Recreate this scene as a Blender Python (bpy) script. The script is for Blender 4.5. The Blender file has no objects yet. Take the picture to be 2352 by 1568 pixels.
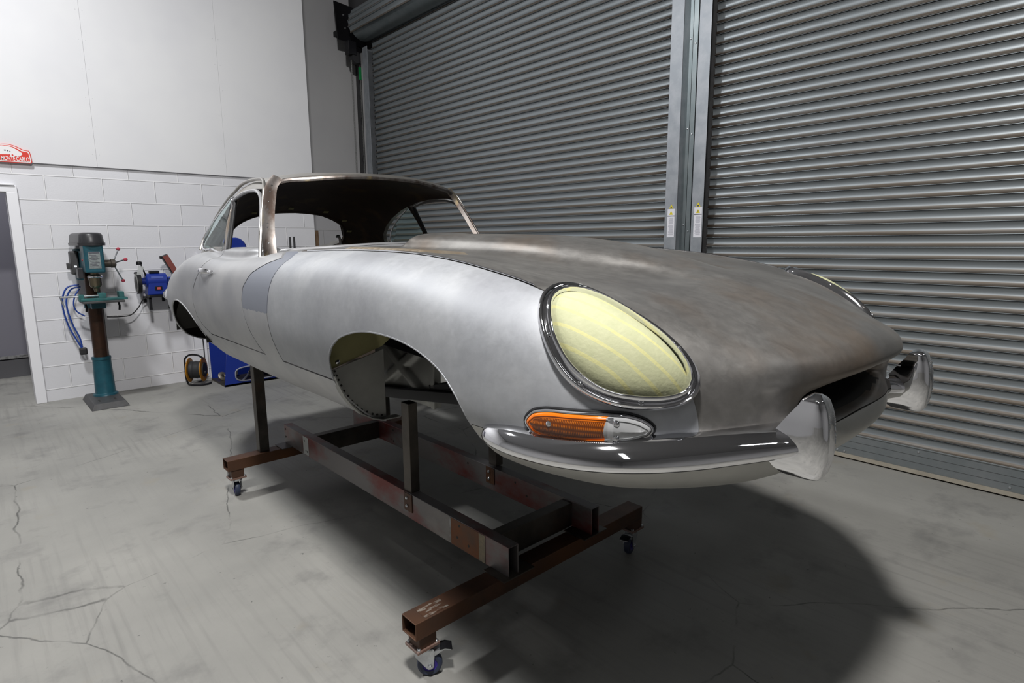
import bpy, bmesh, math, random
from mathutils import Vector, Matrix
from mathutils.bvhtree import BVHTree
random.seed(7)
PI = math.pi
SC = bpy.context.scene
COL = SC.collection

# ------------------------------------------------------------------ camera
cam_d = bpy.data.cameras.new('camera'); cam = bpy.data.objects.new('camera', cam_d); COL.objects.link(cam)
SC.camera = cam
cam_d.sensor_width = 36.0; cam_d.lens = 36.0*1345.0/2352.0
cam_d.clip_start = 0.05; cam_d.clip_end = 60
YAWC, PITCH, ROLL = math.radians(42.75), math.radians(9.58), math.radians(-0.40)
f_ = Vector((math.sin(YAWC)*math.cos(PITCH), math.cos(YAWC)*math.cos(PITCH), -math.sin(PITCH)))
r_ = Vector((math.cos(YAWC), -math.sin(YAWC), 0)); u_ = r_.cross(f_)
r2 = r_*math.cos(ROLL)+u_*math.sin(ROLL); u2 = -r_*math.sin(ROLL)+u_*math.cos(ROLL)
Mx = Matrix((r2, u2, -f_)).transposed().to_4x4(); Mx.translation = Vector((0, 0, 1.49))
cam.matrix_world = Mx

# ------------------------------------------------------------------ world, lights, exposure
W = bpy.data.worlds.new('world'); SC.world = W; W.use_nodes = True
W.node_tree.nodes['Background'].inputs[0].default_value = (0.75, 0.8, 0.85, 1)
W.node_tree.nodes['Background'].inputs[1].default_value = 0.02
SC.view_settings.view_transform = 'Standard'; SC.view_settings.look = 'None'
SC.view_settings.gamma = 1.0; SC.view_settings.use_curve_mapping = False
SC.view_settings.exposure = -0.18
SC.cycles.use_denoising = True
SC.cycles.max_bounces = 8; SC.cycles.diffuse_bounces = 4; SC.cycles.glossy_bounces = 5
SC.cycles.transmission_bounces = 6; SC.cycles.sample_clamp_indirect = 6.0
SC.cycles.caustics_reflective = False; SC.cycles.caustics_refractive = False

def area(name, loc, target, sx, sy, power, col=(1, 1, 1), spread=180):
    d = bpy.data.lights.new(name, 'AREA'); d.shape = 'RECTANGLE'; d.size = sx; d.size_y = sy
    d.energy = power; d.color = col; d.spread = math.radians(spread)
    o = bpy.data.objects.new(name, d); COL.objects.link(o); o.location = loc
    v = Vector(target)-Vector(loc); o.rotation_euler = v.to_track_quat('-Z', 'Y').to_euler()
    return o
# high-bay lamp almost over the camera, a second one further into the shop, and strip lamps behind
area('high_bay_lamp', (0.05, 0.25, 4.95), (0.6, 1.6, 0), 0.42, 0.42, 300, (1.0, 0.98, 0.96))
area('high_bay_lamp_rear', (-0.26, 4.6, 4.95), (0.6, 5.4, 0), 0.42, 0.42, 165, (0.98, 0.99, 1.0))
area('strip_lamp_front', (-1.2, -1.8, 4.9), (0.0, 0.0, 0), 0.22, 1.6, 14, (0.97, 0.985, 1.0))
area('strip_lamp_right', (3.0, -2.6, 4.9), (3.2, -1.2, 0), 1.6, 0.22, 10, (0.97, 0.985, 1.0))

area('fill_beyond_doorway', (-.6, 8.0, 3.2), (.2, 8.4, 0.8), .5, .5, 26, (0.97, 0.97, 1.0))  # unseen fill light, added to brighten the room beyond the doorway

# ------------------------------------------------------------------ helpers
def tag(o, label=None, cat=None, group=None, kind=None):
    if label: o['label'] = label
    if cat: o['category'] = cat
    if group: o['group'] = group
    if kind: o['kind'] = kind
    return o
def empty(name, loc=(0, 0, 0), rz=0.0, parent=None):
    o = bpy.data.objects.new(name, None); COL.objects.link(o); o.location = loc; o.rotation_euler = (0, 0, rz)
    o.empty_display_size = 0.1
    if parent: o.parent = parent
    return o
def sharp(me, ang=35, smooth=True):
    for p in me.polygons: p.use_smooth = smooth
    if smooth:
        try: me.set_sharp_from_angle(angle=math.radians(ang))
        except Exception: pass

class MB:
    def __init__(s): s.v = []; s.f = []; s.m = []
    def add(s, vs, fs, mi=0):
        b = len(s.v); s.v += [tuple(v) for v in vs]; s.f += [tuple(b+i for i in f) for f in fs]; s.m += [mi]*len(fs); return s
    def box(s, x0, x1, y0, y1, z0, z1, mi=0, rot=None, piv=None):
        vs = [Vector((x, y, z)) for x in (x0, x1) for y in (y0, y1) for z in (z0, z1)]
        if rot:
            c = Vector(piv) if piv else Vector(((x0+x1)/2, (y0+y1)/2, (z0+z1)/2))
            R = Matrix.Rotation(rot[1], 3, rot[0]); vs = [c+R@(v-c) for v in vs]
        return s.add(vs, [(0, 1, 3, 2), (4, 6, 7, 5), (0, 4, 5, 1), (2, 3, 7, 6), (0, 2, 6, 4), (1, 5, 7, 3)], mi)
    def tube(s, pts, r, n=10, mi=0, closed=False, caps=True):
        pts = [Vector(p) for p in pts]; m = len(pts); vs = []; N = None
        rs = r if isinstance(r, (list, tuple)) else [r]*m
        for i, p in enumerate(pts):
            if closed: t = (pts[(i+1) % m]-pts[i-1])
            else: t = (pts[min(i+1, m-1)]-pts[max(i-1, 0)])
            t.normalize()
            if N is None: N = t.orthogonal().normalized()
            else:
                N = N-t*N.dot(t)
                N = N.normalized() if N.length > 1e-6 else t.orthogonal().normalized()
            B = t.cross(N)
            for k in range(n):
                a = 2*PI*k/n; vs.append(p+(N*math.cos(a)+B*math.sin(a))*rs[i])
        fs = []
        for i in range(m if closed else m-1):
            for k in range(n):
                a, b = i*n+k, i*n+(k+1) % n; j = (i+1) % m; c, d = j*n+(k+1) % n, j*n+k
                fs.append((a, b, c, d))
        if not closed and caps: fs.append(tuple(range(n))[::-1]); fs.append(tuple((m-1)*n+k for k in range(n)))
        return s.add(vs, fs, mi)
    def cyl(s, a, b, r, n=24, mi=0, r2=None):
        return s.tube([a, b], [r, r if r2 is None else r2], n, mi)
    def lathe(s, prof, axis_o, axis_d, n=32, mi=0, caps=True):
        o = Vector(axis_o); d = Vector(axis_d).normalized(); N = d.orthogonal().normalized(); B = d.cross(N); vs = []
        for (r, h) in prof:
            for k in range(n):
                a = 2*PI*k/n; vs.append(o+d*h+(N*math.cos(a)+B*math.sin(a))*r)
        fs = [(i*n+k, i*n+(k+1) % n, (i+1)*n+(k+1) % n, (i+1)*n+k) for i in range(len(prof)-1) for k in range(n)]
        if caps: fs.append(tuple(range(n))[::-1]); fs.append(tuple((len(prof)-1)*n+k for k in range(n)))
        return s.add(vs, fs, mi)
    def prism(s, poly, axis, a, b, mi=0):
        n = len(poly)
        def P(p, t):
            if axis == 'x': return (t, p[0], p[1])
            if axis == 'y': return (p[0], t, p[1])
            return (p[0], p[1], t)
        vs = [P(p, a) for p in poly]+[P(p, b) for p in poly]
        fs = [tuple(range(n)), tuple(range(2*n-1, n-1, -1))]+[(i, n+i, n+(i+1) % n, (i+1) % n) for i in range(n)]
        return s.add(vs, fs, mi)
    def grid(s, rows, mi=0, closed=False):
        n = len(rows[0]); vs = [p for r in rows for p in r]
        fs = [(i*n+k, i*n+(k+1) % n, (i+1)*n+(k+1) % n, (i+1)*n+k) for i in range(len(rows)-1) for k in range(n if closed else n-1)]
        return s.add(vs, fs, mi)
    def build(s, name, mats, parent=None, smooth=True, ang=35, bevel=0, fix=True):
        me = bpy.data.meshes.new(name); me.from_pydata(s.v, [], s.f)
        if not isinstance(mats, (list, tuple)): mats = [mats]
        for m in mats: me.materials.append(m)
        me.polygons.foreach_set('material_index', s.m)
        if fix:
            bm = bmesh.new(); bm.from_mesh(me); bmesh.ops.recalc_face_normals(bm, faces=bm.faces); bm.to_mesh(me); bm.free()
        me.update()
        o = bpy.data.objects.new(name, me); COL.objects.link(o)
        if parent: o.parent = parent
        sharp(me, ang, smooth)
        if bevel:
            b = o.modifiers.new('b', 'BEVEL'); b.width = bevel; b.segments = 2; b.limit_method = 'ANGLE'; b.angle_limit = math.radians(40)
        return o

def bake(o):
    dg = bpy.context.evaluated_depsgraph_get(); dg.update()
    me = bpy.data.meshes.new_from_object(o.evaluated_get(dg)); o.modifiers.clear(); o.data = me; return o
def boolean(o, cutter, op='DIFFERENCE'):
    m = o.modifiers.new('bool', 'BOOLEAN'); m.object = cutter; m.operation = op; m.solver = 'EXACT'
    bpy.context.view_layer.update(); bake(o); return o
def kill(o): bpy.data.objects.remove(o, do_unlink=True)
def prism_obj(poly, axis, a, b):
    return MB().prism(poly, axis, a, b).build('cutter', [], smooth=False)

def hermite(ys, xs, t):
    # non-uniform cubic, finite-difference tangents ; ys = values, xs = params
    n = len(xs)
    i = 0
    while i < n-2 and t > xs[i+1]: i += 1
    def tan(k):
        if k == 0: return (ys[1]-ys[0])/(xs[1]-xs[0])
        if k == n-1: return (ys[-1]-ys[-2])/(xs[-1]-xs[-2])
        h0, h1 = xs[k]-xs[k-1], xs[k+1]-xs[k]
        d0, d1 = (ys[k]-ys[k-1])/h0, (ys[k+1]-ys[k])/h1
        return (d0*h1+d1*h0)/(h0+h1)
    h = xs[i+1]-xs[i]; s = (t-xs[i])/h
    return ((2*s**3-3*s**2+1)*ys[i]+(s**3-2*s**2+s)*h*tan(i)+(-2*s**3+3*s**2)*ys[i+1]+(s**3-s**2)*h*tan(i+1))
def curve3(pts, n, closed=False):
    pts = [Vector(p) for p in pts]
    if closed: pts = [pts[-2], pts[-1]]+pts+[pts[0], pts[1], pts[2]]
    xs = [0.0]
    for a, b in zip(pts, pts[1:]): xs.append(xs[-1]+max((b-a).length, 1e-5)**0.7)
    lo, hi = (xs[2], xs[-3]) if closed else (xs[0], xs[-1])
    out = []
    N = n if closed else n-1
    for k in range(n):
        t = lo+(hi-lo)*k/N
        out.append(Vector([hermite([p[c] for p in pts], xs, t) for c in range(3)]))
    return out

# ------------------------------------------------------------------ materials
def mat(name, base=(0.5, 0.5, 0.5), rough=0.5, metal=0.0, base2=None, nscale=5, ndetail=6, nlo=0.4, nhi=0.65, stretch=(1, 1, 1),
        bump=0.0, bscale=80, bdist=0.002, rvar=0.0, spec=None, trans=0, ior=1.45, emit=None, estr=0, base3=None, n3=2.0, n3lo=.55, n3hi=.7, coat=0, fine=None):
    m = bpy.data.materials.new(name); m.use_nodes = True; nt = m.node_tree; N = nt.nodes; L = nt.links
    b = N['Principled BSDF']
    b.inputs['Base Color'].default_value = (*base, 1); b.inputs['Roughness'].default_value = rough; b.inputs['Metallic'].default_value = metal
    if spec is not None: b.inputs['Specular IOR Level'].default_value = spec
    b.inputs['Transmission Weight'].default_value = trans; b.inputs['IOR'].default_value = ior
    b.inputs['Coat Weight'].default_value = coat
    if emit: b.inputs['Emission Color'].default_value = (*emit, 1); b.inputs['Emission Strength'].default_value = estr
    tc = N.new('ShaderNodeTexCoord'); mp = N.new('ShaderNodeMapping'); mp.inputs['Scale'].default_value = stretch
    L.new(tc.outputs['Object'], mp.inputs[0])
    m['_'] = 0
    if base2:
        no = N.new('ShaderNodeTexNoise'); no.inputs['Scale'].default_value = nscale; no.inputs['Detail'].default_value = ndetail; no.inputs['Roughness'].default_value = .6
        L.new(mp.outputs[0], no.inputs[0])
        r = N.new('ShaderNodeMapRange'); r.inputs[1].default_value = nlo; r.inputs[2].default_value = nhi
        L.new(no.outputs[0], r.inputs[0])
        mx = N.new('ShaderNodeMix'); mx.data_type = 'RGBA'; mx.inputs['A'].default_value = (*base, 1); mx.inputs['B'].default_value = (*base2, 1)
        L.new(r.outputs[0], mx.inputs['Factor']); out = mx.outputs['Result']
        if base3:
            no3 = N.new('ShaderNodeTexNoise'); no3.inputs['Scale'].default_value = n3; no3.inputs['Detail'].default_value = 5
            L.new(mp.outputs[0], no3.inputs[0])
            r3 = N.new('ShaderNodeMapRange'); r3.inputs[1].default_value = n3lo; r3.inputs[2].default_value = n3hi; L.new(no3.outputs[0], r3.inputs[0])
            m3 = N.new('ShaderNodeMix'); m3.data_type = 'RGBA'; m3.inputs['B'].default_value = (*base3, 1)
            L.new(r3.outputs[0], m3.inputs['Factor']); L.new(out, m3.inputs['A']); out = m3.outputs['Result']
        L.new(out, b.inputs['Base Color'])
        if rvar:
            rr = N.new('ShaderNodeMapRange'); rr.inputs[3].default_value = rough-rvar; rr.inputs[4].default_value = rough+rvar
            L.new(no.outputs[0], rr.inputs[0]); L.new(rr.outputs[0], b.inputs['Roughness'])
    if fine:
        nf = N.new('ShaderNodeTexNoise'); nf.inputs['Scale'].default_value = fine[0]; nf.inputs['Detail'].default_value = 8; nf.inputs['Roughness'].default_value = .7; nf.inputs['Distortion'].default_value = .5
        L.new(mp.outputs[0], nf.inputs[0])
        rf_ = N.new('ShaderNodeMapRange'); rf_.inputs[1].default_value = .3; rf_.inputs[2].default_value = .7; rf_.inputs[3].default_value = 1-fine[1]; rf_.inputs[4].default_value = 1+fine[1]; L.new(nf.outputs[0], rf_.inputs[0])
        hs = N.new('ShaderNodeHueSaturation'); L.new(rf_.outputs[0], hs.inputs['Value']); src = b.inputs['Base Color'].links[0].from_socket; L.new(src, hs.inputs['Color']); L.new(hs.outputs[0], b.inputs['Base Color'])
        ra = N.new('ShaderNodeMapRange'); ra.inputs[1].default_value = .35; ra.inputs[2].default_value = .65; ra.inputs[3].default_value = rough-.035; ra.inputs[4].default_value = rough+.035; L.new(nf.outputs[0], ra.inputs[0]); L.new(ra.outputs[0], b.inputs['Roughness'])
    if bump:
        nb = N.new('ShaderNodeTexNoise'); nb.inputs['Scale'].default_value = bscale; nb.inputs['Detail'].default_value = 4
        L.new(mp.outputs[0], nb.inputs[0])
        bp = N.new('ShaderNodeBump'); bp.inputs['Strength'].default_value = bump; bp.inputs['Distance'].default_value = bdist
        L.new(nb.outputs[0], bp.inputs['Height']); L.new(bp.outputs[0], b.inputs['Normal'])
    return m
M = {}
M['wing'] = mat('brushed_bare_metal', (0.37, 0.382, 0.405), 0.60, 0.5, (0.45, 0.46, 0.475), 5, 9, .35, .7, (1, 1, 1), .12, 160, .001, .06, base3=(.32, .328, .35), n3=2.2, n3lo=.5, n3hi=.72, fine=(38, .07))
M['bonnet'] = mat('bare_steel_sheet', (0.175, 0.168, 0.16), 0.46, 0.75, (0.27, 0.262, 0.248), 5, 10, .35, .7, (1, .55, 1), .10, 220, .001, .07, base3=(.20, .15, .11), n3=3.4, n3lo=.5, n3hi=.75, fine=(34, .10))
M['valance'] = mat('pale_bare_metal', (0.40, 0.40, 0.38), 0.5, 0.7, (0.50, 0.49, 0.46), 4, 8, .35, .7, (1, 1, 1), .06, 200, .001, .05)
M['body'] = mat('sanded_body_steel', (0.42, 0.425, 0.44), 0.45, 0.8, (0.54, 0.54, 0.54), 4, 9, .35, .7, (1, 1, 1), .08, 180, .001, .05)
M['_p'] = mat('grey_primer', (0.30, 0.32, 0.37), 0.42, 0.15)
M['roof'] = mat('raw_roof_steel', (0.40, 0.39, 0.37), 0.38, 0.85, (0.5, 0.48, 0.45), 4, 8, .3, .7, base3=(.3, .22, .15), n3=3, n3lo=.55, n3hi=.8)
M['inside'] = mat('brown_rusty_inner_steel', (0.075, 0.055, 0.043), 0.6, 0.3, (0.05, 0.04, 0.033), 5, 8, base3=(.12, .085, .05), n3=7)
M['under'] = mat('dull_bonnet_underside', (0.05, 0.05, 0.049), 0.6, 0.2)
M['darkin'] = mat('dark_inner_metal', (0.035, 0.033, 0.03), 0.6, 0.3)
M['pillar'] = mat('scraped_pillar_steel', (0.14, 0.128, 0.12), 0.36, 0.8, (0.055, 0.038, 0.03), 12, 9, .42, .6, (1, 1, .35), base3=(.30, .24, .13), n3=9, n3lo=.58, n3hi=.7, rvar=.08)
M['chrome'] = mat('chrome', (0.86, 0.86, 0.88), 0.04, 1.0)
M['trimw'] = mat('pale_trim_steel', (0.62, 0.62, 0.63), 0.35, .8)
M['black'] = mat('black_paint', (0.010, 0.010, 0.012), 0.42, 0.0, spec=.3)
M['rubber'] = mat('black_rubber', (0.02, 0.02, 0.022), 0.6)
M['greyrub'] = mat('grey_seal', (0.16, 0.16, 0.17), 0.5)
M['olive'] = mat('olive_panel', (0.30, 0.28, 0.13), 0.6, 0.1, (0.24, 0.22, 0.10), 6)
M['plate'] = mat('grey_steel_plate', (0.27, 0.27, 0.255), 0.42, 0.35, (0.34, 0.34, 0.32), 5, 7)
M['tape'] = mat('cream_masking_tape', (0.66, 0.66, 0.36), 0.75, 0, (0.60, 0.61, 0.36), 30, 8, .35, .65, bump=.3, bscale=150)
M['amber'] = mat('amber_lens', (0.85, 0.20, 0.01), 0.12, 0.0, trans=0.55, coat=.5)
M['clear'] = mat('clear_lens', (0.80, 0.81, 0.82), 0.08, 0.0, trans=0.6, coat=.5)
M['glass'] = mat('greenish_glass', (0.80, 0.95, 0.93), 0.02, 0.0, trans=1.0, ior=1.1)
M['rust'] = mat('rusty_box_steel', (0.10, 0.048, 0.028), 0.5, 0.45, (0.055, 0.036, 0.028), 6, 8, .35, .65, (1, 1, 1), .2, 60, .001, .1, base3=(.15, .062, .025), n3=3, n3lo=.5, n3hi=.75)
M['darksteel'] = mat('dark_mill_steel', (0.055, 0.05, 0.045), 0.42, 0.7, (0.12, 0.105, 0.09), 5, 8, .4, .7, rvar=.08, base3=(.13, .075, .045), n3=4, n3lo=.6, n3hi=.8)
M['railred'] = mat('red_stained_rail_steel', (0.16, 0.15, 0.15), 0.42, 0.6, (0.17, 0.045, 0.04), 3.5, 6, .47, .62, (1, .55, 1), .1, 90, .001, .08, base3=(.22, .21, .20), n3=5, n3lo=.58, n3hi=.7)
M['zinc'] = mat('zinc_plate', (0.58, 0.60, 0.62), 0.3, 0.9, (0.45, 0.46, 0.48), 25)
M['bluewheel'] = mat('blue_grey_tyre', (0.03, 0.04, 0.075), 0.5)
M['purple'] = mat('violet_wheel_hub', (0.035, 0.02, 0.22), 0.4)
M['teal'] = mat('teal_machine_paint', (0.012, 0.085, 0.115), 0.4, 0.1, (0.01, 0.06, 0.085), 12)
M['tealv'] = mat('green_vice_paint', (0.035, 0.15, 0.15), 0.45, 0.1, (0.03, 0.11, 0.11), 12)
M['darkgrey'] = mat('dark_grey_cast', (0.065, 0.065, 0.068), 0.5, .2, (.05, .05, .05), 20)
M['cover'] = mat('dark_plastic_cover', (0.03, 0.03, 0.033), 0.35, 0)
M['brown'] = mat('rusty_column', (0.07, 0.035, 0.022), 0.4, .6, (.045, .028, .02), 14)
M['blue'] = mat('blue_tool_paint', (0.010, 0.030, 0.24), 0.4)
M['redk'] = mat('pink_red_knob', (0.42, 0.06, 0.09), 0.35)
M['belt'] = mat('brown_sanding_belt', (0.20, 0.055, 0.045), 0.85)
M['yellow'] = mat('orange_yellow_plastic', (0.40, 0.17, 0.008), 0.4)
M['bcable'] = mat('blue_cable', (0.02, 0.06, 0.30), 0.4)
M['wood'] = mat('weathered_wood', (0.20, 0.12, 0.07), 0.8, 0, (0.32, 0.22, 0.14), 9, 6, stretch=(6, 6, 1))
M['sticker'] = mat('white_sticker', (0.75, 0.75, 0.80), 0.5)
M['yel'] = mat('warning_yellow', (0.75, 0.62, 0.02), 0.5)
M['ink'] = mat('dark_ink', (0.08, 0.08, 0.1), 0.6)
M['inkl'] = mat('grey_ink', (0.36, 0.36, 0.42), 0.6)
M['signred'] = mat('sign_red', (0.65, 0.035, 0.02), 0.4)
M['signw'] = mat('sign_white', (0.80, 0.78, 0.78), 0.4)
M['green'] = mat('green_pull', (0.01, 0.22, 0.06), 0.5)
M['redp'] = mat('red_pull', (0.45, 0.02, 0.02), 0.5)
M['galv'] = mat('galvanised_sheet', (0.33, 0.355, 0.385), 0.5, 0.7, (0.42, 0.44, 0.47), 9, 5, rvar=.05)
M['galvd'] = mat('dull_galvanised_channel', (0.20, 0.235, 0.245), 0.4, 0.8, (0.25, 0.28, 0.29), 8)
M['white'] = mat('white_wall_board', (0.74, 0.74, 0.75), 0.6, 0, (0.70, 0.70, 0.72), 1.2, 3)
M['jamb'] = mat('white_door_frame', (0.82, 0.82, 0.85), 0.4)
M['lav'] = mat('lavender_grey_wall', (0.27, 0.265, 0.31), 0.7)
M['base'] = mat('dark_grey_base', (0.13, 0.13, 0.14), 0.7)
M['ceil'] = mat('dark_ceiling', (0.06, 0.06, 0.063), 0.8); M['roofsheet'] = mat('grey_roof_sheet', (0.34, 0.34, 0.35), 0.8)
M['wallback'] = mat('light_wall_paint', (0.42, 0.42, 0.43), 0.7)

def body_primer():
    # filler primer sprayed on the scuttle side between door and bonnet, above the swage
    m = mat('sanded_body_steel_with_primer_patch', (0.42, 0.425, 0.44), 0.45, 0.8, (0.54, 0.54, 0.54), 4, 9, .35, .7, (1, 1, 1), .08, 180, .001, .05); nt = m.node_tree; N = nt.nodes; L = nt.links; b = N['Principled BSDF']
    tc = N.new('ShaderNodeTexCoord'); sp = N.new('ShaderNodeSeparateXYZ'); L.new(tc.outputs['Object'], sp.inputs[0])
    no = N.new('ShaderNodeTexNoise'); no.inputs['Scale'].default_value = 30; L.new(tc.outputs['Object'], no.inputs[0])
    def cmp(op, v, t):
        n = N.new('ShaderNodeMath'); n.operation = op; L.new(v, n.inputs[0]); n.inputs[1].default_value = t; return n.outputs[0]
    def mul(a, c):
        n = N.new('ShaderNodeMath'); n.operation = 'MULTIPLY'; L.new(a, n.inputs[0]); L.new(c, n.inputs[1]); return n.outputs[0]
    za = N.new('ShaderNodeMath'); za.operation = 'MULTIPLY_ADD'; L.new(no.outputs[0], za.inputs[0]); za.inputs[1].default_value = .02; L.new(sp.outputs[2], za.inputs[2])
    msk = mul(mul(cmp('GREATER_THAN', sp.outputs[1], .3), cmp('LESS_THAN', sp.outputs[1], .795)), cmp('GREATER_THAN', za.outputs[0], 1.215))
    ab = N.new('ShaderNodeMath'); ab.operation = 'ABSOLUTE'; L.new(sp.outputs[0], ab.inputs[0]); msk = mul(msk, cmp('GREATER_THAN', ab.outputs[0], .66))
    base = b.inputs['Base Color'].links[0].from_socket
    mx = N.new('ShaderNodeMix'); mx.data_type = 'RGBA'; L.new(base, mx.inputs['A']); mx.inputs['B'].default_value = (0.21, 0.225, 0.265, 1); L.new(msk, mx.inputs['Factor']); L.new(mx.outputs['Result'], b.inputs['Base Color'])
    mr = N.new('ShaderNodeMapRange'); mr.inputs[3].default_value = .8; mr.inputs[4].default_value = .1; L.new(msk, mr.inputs[0]); L.new(mr.outputs[0], b.inputs['Metallic'])
    return m
def slat_mat():
    m = mat('galvanised_slats', (0.40, 0.43, 0.45), 0.28, 0.6); nt = m.node_tree; N = nt.nodes; L = nt.links; b = N['Principled BSDF']
    tc = N.new('ShaderNodeTexCoord'); sp = N.new('ShaderNodeSeparateXYZ'); L.new(tc.outputs['Object'], sp.inputs[0])
    def mth(op, a, b_=None):
        n = N.new('ShaderNodeMath'); n.operation = op
        for i, v in enumerate((a, b_)):
            if v is None: continue
            if isinstance(v, (int, float)): n.inputs[i].default_value = v
            else: L.new(v, n.inputs[i])
        return n.outputs[0]
    ph = mth('FRACT', mth('DIVIDE', mth('SUBTRACT', sp.outputs[2], 0.18), 0.0745))
    mp = N.new('ShaderNodeMapping'); mp.inputs['Scale'].default_value = (1, .8, 13.4); L.new(tc.outputs['Object'], mp.inputs[0])
    no = N.new('ShaderNodeTexNoise'); no.inputs['Scale'].default_value = 1.6; no.inputs['Detail'].default_value = 4; L.new(mp.outputs[0], no.inputs[0])
    # grime that has settled along the lower edge of each slat
    r = N.new('ShaderNodeMapRange'); r.inputs[1].default_value = .37; r.inputs[2].default_value = .27; L.new(ph, r.inputs[0])
    d = mth('MULTIPLY', r.outputs[0], mth('ADD', no.outputs[0], .38))
    # oily grime where the slats run into the guides
    e1 = N.new('ShaderNodeMapRange'); e1.inputs[1].default_value = 2.16; e1.inputs[2].default_value = 2.40; L.new(sp.outputs[1], e1.inputs[0])
    e2 = N.new('ShaderNodeMapRange'); e2.inputs[1].default_value = 2.98; e2.inputs[2].default_value = 2.74; L.new(sp.outputs[1], e2.inputs[0])
    e3 = mth('LESS_THAN', sp.outputs[1], 2.5); e4 = mth('ADD', mth('MULTIPLY', e1.outputs[0], e3), mth('MULTIPLY', e2.outputs[0], mth('SUBTRACT', 1.0, e3)))
    oil = mth('MULTIPLY', mth('MULTIPLY', e4, r.outputs[0]), mth('GREATER_THAN', no.outputs[0], .42))
    mx = N.new('ShaderNodeMix'); mx.data_type = 'RGBA'; mx.inputs['A'].default_value = (0.29, 0.32, 0.338, 1); mx.inputs['B'].default_value = (0.15, 0.125, 0.10, 1)
    L.new(d, mx.inputs['Factor']); mo = N.new('ShaderNodeMix'); mo.data_type = 'RGBA'; L.new(mx.outputs['Result'], mo.inputs['A']); mo.inputs['B'].default_value = (0.035, 0.022, 0.014, 1); L.new(oil, mo.inputs['Factor']); L.new(mo.outputs['Result'], b.inputs['Base Color'])
    rr = N.new('ShaderNodeMapRange'); rr.inputs[3].default_value = .42; rr.inputs[4].default_value = .62; L.new(d, rr.inputs[0]); L.new(rr.outputs[0], b.inputs['Roughness'])
    return m
M['slat'] = slat_mat(); M['tub'] = body_primer()

def block_mat():
    m = mat('painted_blockwork', (0.74, 0.74, 0.76), 0.55); nt = m.node_tree; N = nt.nodes; L = nt.links; b = N['Principled BSDF']
    tc = N.new('ShaderNodeTexCoord'); sp = N.new('ShaderNodeSeparateXYZ'); L.new(tc.outputs['Object'], sp.inputs[0])
    cb = N.new('ShaderNodeCombineXYZ'); 
    a = N.new('ShaderNodeMath'); a.operation = 'SUBTRACT'; L.new(sp.outputs[0], a.inputs[0]); a.inputs[1].default_value = .405-4.5
    c = N.new('ShaderNodeMath'); c.operation = 'SUBTRACT'; L.new(sp.outputs[2], c.inputs[0]); c.inputs[1].default_value = .1155-.2247*2
    L.new(a.outputs[0], cb.inputs[0]); L.new(c.outputs[0], cb.inputs[1])
    def brick(mort, smooth):
        k = N.new('ShaderNodeTexBrick'); k.offset = .5; k.inputs['Scale'].default_value = 1; k.inputs['Mortar Size'].default_value = mort
        k.inputs['Mortar Smooth'].default_value = smooth; k.inputs['Brick Width'].default_value = .45; k.inputs['Row Height'].default_value = .2247
        k.inputs['Color1'].default_value = (0, 0, 0, 1); k.inputs['Color2'].default_value = (0, 0, 0, 1); k.inputs['Mortar'].default_value = (1, 1, 1, 1)
        L.new(cb.outputs[0], k.inputs[0]); return k
    k = brick(.007, .6)
    mx = N.new('ShaderNodeMix'); mx.data_type = 'RGBA'; mx.inputs['A'].default_value = (0.735, 0.735, 0.765, 1); mx.inputs['B'].default_value = (0.84, 0.84, 0.85, 1)
    L.new(k.outputs['Color'], mx.inputs['Factor'])
    nz = N.new('ShaderNodeTexNoise'); nz.inputs['Scale'].default_value = 2.2; nz.inputs['Detail'].default_value = 5; L.new(tc.outputs['Object'], nz.inputs[0])
    m2 = N.new('ShaderNodeMix'); m2.data_type = 'RGBA'; m2.blend_type = 'MULTIPLY'; m2.inputs['Factor'].default_value = .12
    L.new(mx.outputs['Result'], m2.inputs['A']); L.new(nz.outputs[0], m2.inputs['B']); L.new(m2.outputs['Result'], b.inputs['Base Color'])
    n2 = N.new('ShaderNodeTexNoise'); n2.inputs['Scale'].default_value = 90; n2.inputs['Detail'].default_value = 3; L.new(tc.outputs['Object'], n2.inputs[0])
    ad = N.new('ShaderNodeMath'); ad.operation = 'MULTIPLY_ADD'; L.new(n2.outputs[0], ad.inputs[0]); ad.inputs[1].default_value = .18; L.new(k.outputs['Color'], ad.inputs[2])
    bp = N.new('ShaderNodeBump'); bp.inputs['Strength'].default_value = .8; bp.inputs['Distance'].default_value = .006
    L.new(ad.outputs[0], bp.inputs['Height']); L.new(bp.outputs[0], b.inputs['Normal'])
    return m
M['block'] = block_mat()

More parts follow.
